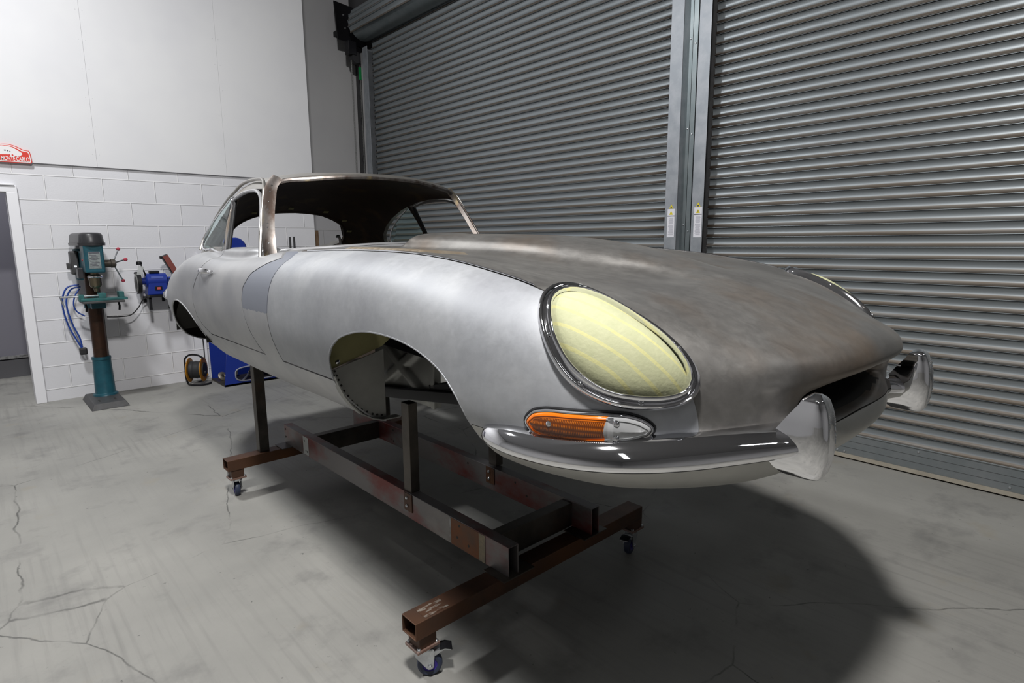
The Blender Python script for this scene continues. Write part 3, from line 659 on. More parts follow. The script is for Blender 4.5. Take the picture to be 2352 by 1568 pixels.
# doors
doors = []
for s in (-1, 1):
    d = dupmesh(outer, 'door'); a, b = (-1.0, -.60) if s < 0 else (.60, 1.0)
    cut_poly(d, DOOR, 'x', a, b, 'INTERSECT'); setmats(d, [M['body'], M['inside']]); doors.append(d)
bon = dupmesh(outer, 'bonnet_all'); cut_poly(bon, BONN, 'x', -1.3, 1.3, 'INTERSECT')
REAR = [(-.695,2.49),(-.62,2.475),(-.5,2.44),(-.35,2.39),(-.2,2.352),(0,2.34),(.2,2.352),(.35,2.39),(.5,2.44),(.62,2.475),(.695,2.49)]
scut = dupmesh(bon, 'scuttle_panel'); cut_poly(scut, XY([(x*.995, y+.005) for x, y in REAR]+[(.69,2.8),(-.69,2.8)]), 'z', 1.42, 1.6, 'INTERSECT')
cut_poly(bon, XY(REAR+[(.695,2.8),(-.695,2.8)]), 'z', 1.42, 1.6)
tub = outer; tub.name = 'body_tub'; tub.data.name = 'body_tub'
# cabin and boot opening under the roof
cut_poly(tub, XY([(-.64,2.84),(-.52,2.78),(-.36,2.71),(-.18,2.67),(0,2.66),(.18,2.67),(.36,2.71),(.52,2.78),(.64,2.84),(.645,3.9),(.56,4.3),(.40,4.62),(-.40,4.62),(-.56,4.3),(-.645,3.9)]), 'z', 1.36, 1.7)
cut_poly(tub, grow(DOOR, .006), 'x', -1.1, -.585); cut_poly(tub, grow(DOOR, .006), 'x', .585, 1.1)
cut_poly(tub, grow(BONN, .007), 'x', -1.4, 1.4)
cut_poly(tub, XY([(-.57,1.90),(.57,1.90),(.57,2.44),(.33,2.44),(.33,2.85),(-.33,2.85),(-.33,2.44),(-.57,2.44)]), 'z', .70, .92)
setmats(tub, [M['tub'], M['inside']])
setmats(scut, [M['body'], M['inside']])
# bonnet: centre panel, two wings, lower valance
VAL = Y([(0.2,.6),(1.2,.6),(1.2,1.035),(.2,1.05)])
val = dupmesh(bon, 'front_valance'); cut_poly(val, VAL, 'x', -1.3, 1.3, 'INTERSECT'); setmats(val, [M['valance'], M['darkin']])
cut_poly(bon, grow(VAL, .002), 'x', -1.3, 1.3)
CEN = [(-.44,.2),(-.48,.46),(-.531,.587),(-.552,.612),(-.62,.74),(-.66,.88),(-.672,1.0),(-.665,1.2),(-.655,1.5),(-.652,1.9),(-.655,2.3),(-.66,2.9)]
CEN = XY(CEN+[(-x, y) for x, y in CEN[::-1]])
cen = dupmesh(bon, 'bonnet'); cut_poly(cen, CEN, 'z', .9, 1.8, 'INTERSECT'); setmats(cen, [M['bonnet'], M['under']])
for o_ in (cen, val):  # throat of the mouth recoloured darker, shade painted into the skin there
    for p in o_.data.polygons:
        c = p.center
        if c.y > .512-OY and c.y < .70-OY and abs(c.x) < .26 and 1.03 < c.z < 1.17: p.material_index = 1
wings = []
rest = bon; cut_poly(rest, grow(CEN, .005), 'z', .8, 1.9)
for s in (-1, 1):
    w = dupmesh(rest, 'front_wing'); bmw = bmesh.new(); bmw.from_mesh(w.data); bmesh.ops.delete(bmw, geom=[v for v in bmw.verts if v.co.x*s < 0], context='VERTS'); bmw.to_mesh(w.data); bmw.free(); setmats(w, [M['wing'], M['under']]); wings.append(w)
kill(rest)
wings[0]['label'] = 'near side front wing in brighter brushed metal'

def surf(x, z, y0=None, side=-1):
    "point and normal of the outer skin seen from the side at (y, z)"
    h = BV.ray_cast(Vector((side*2, y0-OY, z)), Vector((-side, 0, 0)))
    return h[0], h[1]
def surf_top(x, y):
    h = BV.ray_cast(Vector((x, y-OY, 3)), Vector((0, 0, -1))); return h[0], h[1]
def surf_dir(p, d):
    h = BV.ray_cast(Vector(p), Vector(d).normalized()); return h[0], h[1]

# ------------------------------------------------------------------ roof and glasshouse
RF = [
 [(.685,3.09,1.45),(.655,3.085,1.56),(.61,3.07,1.70),(.565,3.04,1.79),(.42,2.955,1.83),(.22,2.89,1.85),(0,2.865,1.857)],
 [(.69,3.15,1.45),(.66,3.15,1.57),(.615,3.15,1.71),(.565,3.15,1.805),(.42,3.10,1.85),(.22,3.06,1.87),(0,3.05,1.877)],
 [(.69,3.35,1.45),(.66,3.35,1.575),(.615,3.35,1.715),(.56,3.35,1.812),(.42,3.35,1.86),(.22,3.35,1.882),(0,3.35,1.889)],
 [(.688,3.6,1.45),(.655,3.6,1.57),(.605,3.6,1.69),(.545,3.6,1.785),(.41,3.6,1.845),(.21,3.6,1.87),(0,3.6,1.878)],
 [(.675,3.85,1.45),(.64,3.85,1.54),(.59,3.85,1.63),(.52,3.85,1.715),(.39,3.85,1.79),(.20,3.85,1.82),(0,3.85,1.828)],
 [(.65,4.08,1.44),(.615,4.08,1.51),(.56,4.08,1.575),(.485,4.08,1.645),(.36,4.08,1.715),(.19,4.08,1.75),(0,4.08,1.757)],
 [(.58,4.35,1.40),(.55,4.35,1.44),(.50,4.35,1.49),(.43,4.35,1.54),(.32,4.35,1.60),(.17,4.35,1.63),(0,4.35,1.638)],
 [(.47,4.62,1.31),(.44,4.62,1.34),(.40,4.62,1.38),(.35,4.62,1.425),(.26,4.62,1.47),(.14,4.62,1.495),(0,4.62,1.50)],
 [(.33,4.80,1.22),(.31,4.80,1.245),(.28,4.80,1.27),(.24,4.80,1.295),(.18,4.80,1.32),(.10,4.80,1.335),(0,4.80,1.338)],
]
def loft_half(ST, nu, nv):
    K = len(ST[0]); par = [0.0]; S = len(ST)
    for a, b in zip(ST, ST[1:]): par.append(par[-1]+sum((Vector(p)-Vector(q)).length for p, q in zip(a, b))/K)
    rows = []
    for i in range(S-1):
        for j in range(nv if i < S-2 else nv+1):
            t = par[i]+(par[i+1]-par[i])*j/nv
            rows.append([tuple(hermite([st[k][c] for st in ST], par, t) for c in range(3)) for k in range(K)])
    out = []
    for r in rows:
        P = [(2*r[0][0]-r[1][0], 2*r[0][1]-r[1][1], 2*r[0][2]-r[1][2])]+list(r)+[(-r[-2][0], r[-2][1], r[-2][2])]
        xs = [0.0]
        for a, b in zip(P, P[1:]): xs.append(xs[-1]+(Vector(b)-Vector(a)).length**.6)
        h = []
        for k in range(1, len(P)-2):
            for j in range(nu):
                t = xs[k]+(xs[k+1]-xs[k])*j/nu
                h.append([hermite([p[c] for p in P], xs, t) for c in range(3)])
        h.append([0, P[-2][1], P[-2][2]])
        out.append([(x, y-OY, z) for x, y, z in h]+[(-x, y-OY, z) for x, y, z in h[-2::-1]])
    return out
rg = loft_half(RF, 5, 6)
roof = MB().grid(rg).build('roof', [M['roof'], M['inside']], CAR)
bm = bmesh.new(); bm.from_mesh(roof.data); ff = max(bm.faces, key=lambda f: f.calc_center_median().z)
if ff.normal.z < 0: bmesh.ops.reverse_faces(bm, faces=bm.faces)
bm.to_mesh(roof.data); bm.free()
solid(roof, .022)
WIN_D = Y([(2.80,1.40),(2.96,1.70),(3.02,1.748),(3.09,1.768),(3.18,1.773),(3.32,1.773),(3.45,1.763),(3.54,1.745),(3.44,1.40)])
WIN_Q = Y([(3.475,1.478),(3.57,1.74),(3.66,1.715),(3.78,1.668),(3.88,1.615),(3.96,1.56),(3.99,1.52),(4.0,1.478)])
for s in (-1, 1):
    a, b = (-.9, -.45) if s < 0 else (.45, .9)
    cut_poly(roof, WIN_D, 'x', a, b); cut_poly(roof, WIN_Q, 'x', a, b)
# tailgate opening (the tailgate is off the car)
TG = [(-.36,4.21),(-.2,4.165),(0,4.15),(.2,4.165),(.36,4.21),(.42,4.30),(.425,4.38),(.38,4.50),(.29,4.63),(.18,4.69),(0,4.70),(-.18,4.69),(-.29,4.63),(-.38,4.50),(-.425,4.38),(-.42,4.30)]
cut_poly(roof, XY(TG), 'z', 1.30, 2.0)
sharp(roof.data, 35)
def tube_part(name, pts, r, m, n=8, samples=None, closed=False, parent=None):
    P = curve3([(x, y-OY, z) for x, y, z in pts], samples or len(pts)*6, closed)
    return MB().tube(P, r, n, closed=closed).build(name, m, parent or CAR)
tgz = [(x, y) for x, y in TG]
def roofz(x, y):
    bvh = roofz.b; h = bvh.ray_cast(Vector((x, y-OY, 3)), Vector((0, 0, -1))); return h[0].z if h[0] else 1.4
bm = bmesh.new(); bm.from_mesh(roof.data); roofz.b = BVHTree.FromBMesh(bm); bm.free()
tube_part('tailgate_aperture_seal', [(x*1.03, 4.43+(y-4.43)*1.04, roofz(x*1.06, 4.43+(y-4.43)*1.07)-.016) for x, y in TG], .014, M['inside'], 8, 96, True)
for x, y, dz in ((-.30, 4.10, .03), (-.06, 4.07, .03), (.20, 4.09, .03), (.36, 4.13, .035), (.43, 4.20, .04)):
    MB().box(x-.018, x+.018, y-.012-OY, y+.010-OY, roofz(x, y)-dz, roofz(x, y)-dz+.003, rot=('X', -.5)).build('tape_tab', M['tape'], roof, smooth=False)
# A pillars : box-like channel with a rolled inner edge
def strip(name, rows, m, parent=None, mi=0, ang=35):
    return MB().grid(rows, closed=True).build(name, m, parent or CAR, ang=ang)
def sweep(path, prof, closed_prof=True):
    # path: list of (point, side vector, up vector); prof: list of (a, b)
    return [[tuple(Vector(p)+Vector(s)*a+Vector(u)*b) for a, b in prof] for p, s, u in path]
for s in (-1, 1):
    base = curve3([(s*.655,2.845-OY,1.425),(s*.648,2.875-OY,1.50),(s*.625,2.93-OY,1.60),(s*.592,2.985-OY,1.70),(s*.560,3.022-OY,1.775),(s*.525,3.03-OY,1.815)], 24)
    rows = []
    for i, p in enumerate(base):
        t = (base[min(i+1, 23)]-base[max(i-1, 0)]).normalized()
        side = Vector((s*.80, .6, 0)).normalized(); side = (side-t*side.dot(t)).normalized(); up = t.cross(side)*s
        w = .030
        prof = [(-w,-.012),(-w+.008,.010),(-.006,.012),(-.003,.004),(.003,.004),(.006,.013),(w-.004,.013),(w,.004),(w,-.016),(0,-.020)]
        rows.append([tuple(p+side*a-up*b*s*1.0) for a, b in prof])
    b = MB().grid(rows, closed=True); n = len(rows[0]); b.f += [tuple(range(n))]; b.m += [0]; b.f.append(tuple(len(b.v)-n+k for k in range(n))); b.m.append(0)
    pil = b.build('windscreen_pillar', M['pillar'], CAR)
    pil['label'] = 'scraped brown windscreen pillar'
    if s < 0:
        for k in (4, 8, 9, 13, 15, 18, 20):
            p = base[k]+Vector((-.012, -.016, 0)); MB().lathe([(0.001, -.004), (.006, -.003), (.005, .002), (.001, .004)], p, (-.4, -1, .2), 8).build('weld_stud', M['chrome'], pil)
    # drip rail and pale frame of the door window
    tube_part('drip_rail', [(s*.694,2.895,1.415),(s*.668,2.93,1.54),(s*.622,3.0,1.70),(s*.598,3.04,1.775),(s*.580,3.10,1.812),(s*.572,3.20,1.824),(s*.566,3.35,1.828),(s*.560,3.5,1.818),(s*.555,3.62,1.795),(s*.56,3.75,1.755),(s*.575,3.88,1.69),(s*.60,3.98,1.61),(s*.64,4.02,1.53),(s*.675,4.0,1.46)], .0085, M['roof'], 8, 90)
    fr = tube_part('window_frame', [(s*.690,2.90,1.42),(s*.664,2.95,1.55),(s*.625,3.02,1.68),(s*.610,3.07,1.735),(s*.603,3.13,1.757),(s*.598,3.25,1.766),(s*.594,3.38,1.762),(s*.592,3.5,1.745),(s*.592,3.545,1.735)], .0095, M['trimw'], 8, 70, parent=doors[0 if s < 0 else 1])
    MB().tube([(s*.593,3.548-OY,1.735),(s*.684,3.447-OY,1.445)], .0085, 8).build('window_post', M['chrome'], fr)
    MB().tube([(s*.585,3.562-OY,1.755),(s*.688,3.475-OY,1.445)], .0075, 8).build('window_divider', M['chrome'], CAR)
    MB().tube([(s*.587,3.53-OY,1.740),(s*.676,3.43-OY,1.445)], .010, 8).build('window_seal', M['rubber'], CAR)
    q = [(s*.592,3.575,1.748),(s*.60,3.67,1.713),(s*.612,3.79,1.66),(s*.628,3.89,1.605),(s*.644,3.955,1.55),(s*.655,3.975,1.51),(s*.665,3.96,1.475),(s*.677,3.75,1.466),(s*.684,3.49,1.466),(s*.640,3.53,1.61)]
    b = MB(); ps = [Vector((x, y-OY, z)) for x, y, z in q]; nq = len(ps); d = Vector((s*.003, 0, 0))
    b.add([p-d for p in ps]+[p+d for p in ps], [tuple(range(nq)), tuple(range(2*nq-1, nq-1, -1))]+[(i, (i+1) % nq, nq+(i+1) % nq, nq+i) for i in range(nq)])
    gl = b.build('quarter_window', M['glass'], CAR, smooth=False); gl['label'] = 'greenish quarter glass'
    tube_part('quarter_window_frame', q, .006, M['chrome'], 6, 80, True)
# header rail under the front edge of the roof
tube_part('windscreen_header', [(-.56,3.03,1.785),(-.50,3.0,1.805),(-.40,2.955,1.815),(-.22,2.90,1.832),(0,2.878,1.838),(.22,2.90,1.832),(.40,2.955,1.815),(.50,3.0,1.805),(.56,3.03,1.785)], .013, M['pillar'], 8, 60)
tube_part('windscreen_base_flange', [(-.65,2.86,1.448),(-.61,2.825,1.46),(-.52,2.785,1.468),(-.36,2.715,1.479),(-.18,2.675,1.489),(0,2.665,1.493),(.18,2.675,1.489),(.36,2.715,1.479),(.52,2.785,1.468),(.61,2.825,1.46),(.65,2.86,1.448)], .006, M['trimw'], 6, 70)
# inner side of the cabin: dark rim below the windows and boot rail
for s in (-1, 1):
    MB().tube([(s*.655,2.9-OY,1.43),(s*.655,3.5-OY,1.43),(s*.64,3.95-OY,1.43),(s*.54,4.3-OY,1.36)], .02, 8).build('cant_rail', M['inside'], CAR)
tb = tube_part('tailgate_prop', [(.26,4.0,1.40),(.255,4.0,1.50),(.235,3.98,1.545),(.215,3.97,1.54)], .009, M['zinc'], 8, 24)

# ------------------------------------------------------------------ bulkhead, frames and linings seen through the wheel arches
def arc_sill(y):  # lower outline of the body at the bulkhead, near side (x, z)
    return [(-.785,1.02),(-.772,.985),(-.752,.94),(-.722,.895),(-.685,.855),(-.64,.828),(-.60,.815)]
for s in (-1, 1):
    sil = [(s*-x, z) if s > 0 else (x, z) for x, z in arc_sill(0)]
    poly = sil+[(s*.565,.815),(s*.565,1.085)]+[(s*.785,1.03)]
    MB().prism(poly, 'y', 1.978-OY, 1.984-OY).build('bulkhead_end_plate', M['plate'], CAR, smooth=False)
    b = MB()
    P = [(s*abs(x), z) for x, z in arc_sill(0)]
    for k, ((x, z)) in enumerate(P):
        for q in (0, .5):
            if k+1 < len(P) or q == 0:
                x2, z2 = (P[k+1] if k+1 < len(P) else P[k]); xx, zz = x+(x2-x)*q, z+(z2-z)*q
                b.lathe([(.0045, 0), (.0035, .003), (.0005, .004)], (xx-s*.016, 1.978-OY, zz+.008), (0, -1, 0), 8)
    b.build('rivet', M['darkin'], CAR)
    fl = []
    for x, z in P+[(s*.52,.812)]:
        fl.append([(x, 1.945-OY, z-.004), (x, 1.985-OY, z-.004), (x-s*.003, 1.985-OY, z+.0), (x-s*.003, 1.945-OY, z)])
    MB().grid(fl, closed=True).build('sill_flange', M['plate'], CAR)
    MB().prism([(s*.79,1.03),(s*.565,1.095),(s*.50,1.14),(s*.50,1.40),(s*.68,1.40),(s*.79,1.34),(s*.822,1.20),(s*.81,1.09)], 'y', 1.99-OY, 1.996-OY).build('mud_shield', M['olive'], CAR, smooth=False)
    # pressed footwell side with an X swage
    b = MB(); nx, nz = 44, 36; x0 = s*.335; y0, y1, z0, z1 = 1.99, 2.47, .80, 1.10
    rows = []
    for i in range(nx+1):
        r = []
        for j in range(nz+1):
            u, v = i/nx, j/nz; y = y0+(y1-y0)*u; z = z0+(z1-z0)*v
            cx, cz = (u-.5)*1.0, (v-.5)*1.0
            dd = min(abs(cx-cz), abs(cx+cz))/1.414
            inb = max(0, min(1, (.46-max(abs(cx), abs(cz)))/.06))
            h = .016*inb*max(0, min(1, (.085-dd)/.035))
            r.append((x0+s*h, y-OY, z))
        rows.append(r)
    b.grid(rows); w = b.build('footwell_side_panel', M['plate'], CAR, ang=60)
    MB().box(min(s*.30, x0), max(s*.30, x0), 1.975-OY, 1.99-OY, .80, 1.10).box(min(s*.335, s*.345), max(s*.335, s*.345), 1.965-OY, 1.99-OY, .80, 1.10).build('footwell_flange', M['plate'], CAR, smooth=False, bevel=.002)
    # rear wheel arch lining
    rows = []
    for y, z in [(4.35,.93),(4.34,1.0),(4.29,1.075),(4.20,1.13),(4.05,1.165),(3.90,1.155),(3.77,1.105),(3.68,1.03),(3.65,.98),(3.645,.93)]:
        rows.append([(s*.775, y-OY, z), (s*.60, y-OY, z+.01)])
    b = MB().grid(rows); nr = len(rows)
    b.f.append(tuple(2*i+1 for i in range(nr))); b.m.append(0)
    b.build('rear_wheel_housing', M['darkin'], CAR, ang=50)
    # wired edges of the wheel arch openings
    def edge(poly, off=0):
        out = []
        for y, z in poly:
            h = BV.ray_cast(Vector((s*1.3, y, z)), Vector((-s, 0, 0)))
            if h[0] is not None: out.append((h[0].x-s*.002, h[0].y+OY, h[0].z))
        return out
    e = edge(ARCH_F[2:-3]); 
    if len(e) > 3: tube_part('arch_lip', e, .0032, M['wing'], 6, 80, parent=wings[0 if s < 0 else 1])
    e = edge(ARCH_R[1:-1])
    if len(e) > 3: tube_part('rear_arch_lip', e, .006, M['body'], 6, 80)
# front firewall
MB().prism([(-.335,.80),(-.32,.80),(-.32,.93),(.32,.93),(.32,.80),(.335,.80),(.335,1.10),(.50,1.12),(.55,1.40),(.30,1.44),(-.30,1.44),(-.55,1.40),(-.50,1.12),(-.335,1.10)], 'y', 2.46-OY, 2.466-OY).build('firewall', M['plate'], CAR, smooth=False)
# black square tube engine frame
def sqbar(b, a, c, w, h=None):
    a, c = Vector((a[0], a[1]-OY, a[2])), Vector((c[0], c[1]-OY, c[2])); h = h or w
    d = (c-a).normalized(); sx = d.cross(Vector((0, 0, 1)))
    sx = sx.normalized() if sx.length > 1e-4 else Vector((1, 0, 0)); up = sx.cross(d)
    vs = [p+sx*i*w/2+up*j*h/2 for p in (a, c) for i, j in ((-1, -1), (1, -1), (1, 1), (-1, 1))]
    b.add(vs, [(0, 3, 2, 1), (4, 5, 6, 7)]+[(i, (i+1) % 4, 4+(i+1) % 4, 4+i) for i in range(4)]); return b
b = MB()
for s in (-1, 1):
    sqbar(b, (s*.36,2.46,.795), (s*.325,1.10,.975), .036, .046)
    sqbar(b, (s*.385,2.46,1.075), (s*.33,1.12,.985), .034, .04)
    sqbar(b, (s*.33,2.0,.885), (s*.33,1.55,1.0), .03)
    sqbar(b, (s*.32,1.12,.93), (s*.32,1.12,1.12), .04)
sqbar(b, (-.34,1.12,1.10), (.34,1.12,1.10), .04); sqbar(b, (-.33,1.12,.975), (.33,1.12,.975), .04)
sqbar(b, (-.33,2.02,.875), (.33,2.02,.875), .03); sqbar(b, (-.32,2.0,.88), (.20,1.60,.93), .03)
b.build('engine_frame', M['black'], CAR, smooth=False, bevel=.003)
# small light on the rear edge of the wing, behind the arch
MB().lathe([(.001, -.004), (.009, -.002), (.009, .003), (.001, .006)], (-.765, 1.958-OY, 1.065), (.2, -1, 0), 12).build('latch_bolt', M['chrome'], CAR)

# ------------------------------------------------------------------ headlamp covers
TAPE = [(-.727,.905,1.304),(-.713,.923,1.326),(-.699,.939,1.344),(-.681,.948,1.358),(-.649,.949,1.369),(-.61,.935,1.37),(-.596,.877,1.352),(-.59,.816,1.328),(-.584,.758,1.301),(-.577,.704,1.27),(-.571,.662,1.235),(-.567,.639,1.204),(-.578,.634,1.178),(-.601,.645,1.163),(-.64,.674,1.157),(-.681,.711,1.16),(-.71,.748,1.168),(-.732,.791,1.191),(-.742,.834,1.224),(-.74,.876,1.268)]
TRIM = [(-.741,.935,1.307),(-.716,.963,1.344),(-.681,.977,1.369),(-.643,.977,1.379),(-.596,.955,1.376),(-.584,.868,1.349),(-.578,.794,1.32),(-.57,.727,1.289),(-.563,.674,1.254),(-.552,.635,1.217),(-.552,.619,1.186),(-.568,.62,1.158),(-.597,.636,1.14),(-.644,.67,1.132),(-.692,.714,1.135),(-.731,.766,1.149),(-.754,.822,1.179),(-.761,.863,1.218),(-.757,.9,1.262)]
AVG = Vector((-.52, -.55, .65)).normalized()
def by_angle(pts, n, s):
    P = curve3([(x, y-OY, z) for x, y, z in pts], 240, True)
    c = sum(P, Vector())/len(P); e1 = AVG.orthogonal().normalized(); e2 = AVG.cross(e1)
    if by_angle.c is None: by_angle.c = c
    c = by_angle.c
    A = sorted((math.atan2((p-c).dot(e2), (p-c).dot(e1)), i) for i, p in enumerate(P)); out = []
    for k in range(n):
        a = -PI+2*PI*k/n
        j = min(range(len(A)), key=lambda q: abs((A[q][0]-a+PI) % (2*PI)-PI)); out.append(P[A[j][1]])
    # even out the sampling a little
    for _ in range(3): out = [(out[i-1]+out[i]*2+out[(i+1) % n])/4 for i in range(n)]
    return out
def tape_mat(d, e):
    m = mat('cream_masking_tape_strips', (0.62, 0.62, 0.36), 0.75, 0, bump=.35, bscale=120, bdist=.002); nt = m.node_tree; N = nt.nodes; L = nt.links; b = N['Principled BSDF']
    tc = N.new('ShaderNodeTexCoord'); dt = N.new('ShaderNodeVectorMath'); dt.operation = 'DOT_PRODUCT'; dt.inputs[1].default_value = e
    wn = N.new('ShaderNodeTexNoise'); wn.inputs['Scale'].default_value = 5; L.new(tc.outputs['Object'], wn.inputs[0]); L.new(tc.outputs['Object'], dt.inputs[0])
    a = N.new('ShaderNodeMath'); a.operation = 'MULTIPLY_ADD'; L.new(wn.outputs[0], a.inputs[0]); a.inputs[1].default_value = .016; L.new(dt.outputs['Value'], a.inputs[2])
    q = N.new('ShaderNodeMath'); q.operation = 'DIVIDE'; L.new(a.outputs[0], q.inputs[0]); q.inputs[1].default_value = .037
    f = N.new('ShaderNodeMath'); f.operation = 'FRACT'; L.new(q.outputs[0], f.inputs[0])
    lt = N.new('ShaderNodeMath'); lt.operation = 'LESS_THAN'; L.new(f.outputs[0], lt.inputs[0]); lt.inputs[1].default_value = .20
    no = N.new('ShaderNodeTexNoise'); no.inputs['Scale'].default_value = 45; no.inputs['Detail'].default_value = 6; L.new(tc.outputs['Object'], no.inputs[0])
    m1 = N.new('ShaderNodeMix'); m1.data_type = 'RGBA'; m1.inputs['A'].default_value = (0.44, 0.46, 0.27, 1); m1.inputs['B'].default_value = (0.56, 0.56, 0.36, 1)
    L.new(no.outputs[0], m1.inputs['Factor'])
    m2 = N.new('ShaderNodeMix'); m2.data_type = 'RGBA'; m2.inputs['B'].default_value = (0.64, 0.61, 0.27, 1); L.new(m1.outputs['Result'], m2.inputs['A'])
    h = N.new('ShaderNodeMath'); h.operation = 'MULTIPLY'; h.inputs[1].default_value = .75; L.new(lt.outputs[0], h.inputs[0])
    L.new(h.outputs[0], m2.inputs['Factor']); L.new(m2.outputs['Result'], b.inputs['Base Color'])
    return m
def mirror(v, s): return Vector((-v.x if s > 0 else v.x, v.y, v.z))
for s in (-1, 1):
    by_angle.c = None
    inn = by_angle(TAPE, 72, s); out = by_angle(TRIM, 72, s); n = 72
    d = (Vector((-.608, .65, 1.168))-Vector((-.712, .925, 1.33))).normalized(); e = AVG.cross(d).normalized()
    def onb(p):
        h = BV.ray_cast(p+AVG*.25, -AVG); return (h[0] if h[0] is not None and (h[0]-p).length < .06 else p), (h[1] if h[0] is not None else AVG)
    nl = []
    for p in out:
        _, nn = onb(p); nl.append((nn*.6+AVG*.4).normalized())
    for _ in range(6): nl = [(nl[i-1]+nl[i]+nl[(i+1) % n]).normalized() for i in range(n)]
    prof = [(-.02,-.004),(.0,.006),(.06,.016),(.2,.021),(.36,.018),(.50,.013),(.64,.018),(.82,.024),(.95,.022),(1.0,.014),(1.02,-.002)]
    rows = [[mirror(out[i].lerp(inn[i], t*1.13-.02)+nl[i]*h, s) for i in range(n)] for t, h in prof]
    MB().grid(rows, closed=True).build('headlamp_trim', M['chrome'], CAR, ang=80)
    c = sum(inn, Vector())/n; rows = []
    for t in (0, .03, .1, .2, .3, .4, .5, .6, .7, .8, .9, .97, 1.0):
        row = []
        for i in range(n):
            p = inn[i].lerp(c, t); q, nn = onb(p)
            hh = .014*min(1, t*12)+.024*(1-(1-t)**2)
            row.append(mirror((q if t < 1 else onb(c)[0])+AVG*(.004+hh), s))
        rows.append(row)
    # smooth the patch
    for _ in range(4):
        for a in range(1, len(rows)-1):
            rows[a] = [(rows[a-1][i]+rows[a+1][i]+rows[a][i-1]+rows[a][(i+1) % n]+rows[a][i]*2)/6 for i in range(n)]
    ee = Vector((-e.x if s > 0 else e.x, e.y, e.z))
    tp = MB().grid(rows, closed=True).build('masked_lamp_cover', tape_mat(d, ee), CAR, ang=80)
    tp['label'] = 'lamp cover masked with cream paper tape'
    for k in (4, 16, 29, 41, 53, 65):
        p = mirror(out[k].lerp(inn[k], .45)+nl[k]*.015, s); dn = mirror(nl[k], s)
        b = MB().lathe([(.0065, 0), (.006, .002), (.004, .0035), (.0005, .004)], p, dn, 14)
        b.build('trim_screw', M['chrome'], CAR)

# ------------------------------------------------------------------ indicator lamps
IND = [(-.80,.918,1.088),(-.796,.900,1.113),(-.787,.875,1.122),(-.758,.805,1.126),(-.718,.741,1.127),(-.688,.706,1.123),(-.661,.679,1.107),(-.653,.67,1.093),(-.659,.674,1.079),(-.683,.695,1.067),(-.72,.737,1.060),(-.757,.804,1.052),(-.782,.875,1.051),(-.793,.903,1.063)]
AV2 = Vector((-.82, -.56, .08)).normalized()
def lens_amber():
    m = mat('ribbed_amber_lens', (0.22, 0.062, 0.006), 0.22, 0.0, coat=.6); nt = m.node_tree; N = nt.nodes; L = nt.links; b = N['Principled BSDF']
    tc = N.new('ShaderNodeTexCoord'); w = N.new('ShaderNodeTexWave'); w.bands_direction = 'Y'; w.inputs['Scale'].default_value = 90; L.new(tc.outputs['Object'], w.inputs[0])
    w2 = N.new('ShaderNodeTexWave'); w2.bands_direction = 'Z'; w2.inputs['Scale'].default_value = 26; L.new(tc.outputs['Object'], w2.inputs[0])
    mm = N.new('ShaderNodeMath'); mm.operation = 'MULTIPLY'; L.new(w.outputs[1], mm.inputs[0]); L.new(w2.outputs[1], mm.inputs[1])
    mx = N.new('ShaderNodeMix'); mx.data_type = 'RGBA'; mx.inputs['A'].default_value = (0.13, 0.028, 0.002, 1); mx.inputs['B'].default_value = (0.55, 0.14, 0.008, 1); L.new(mm.outputs[0], mx.inputs['Factor']); L.new(mx.outputs['Result'], b.inputs['Base Color'])
    bp = N.new('ShaderNodeBump'); bp.inputs['Strength'].default_value = .6; bp.inputs['Distance'].default_value = .002; L.new(mm.outputs[0], bp.inputs['Height']); L.new(bp.outputs[0], b.inputs['Normal'])
    return m
LA = lens_amber(); LO = mat('bright_amber_rim', (0.75, 0.17, 0.008), 0.18, 0.0, coat=.8)
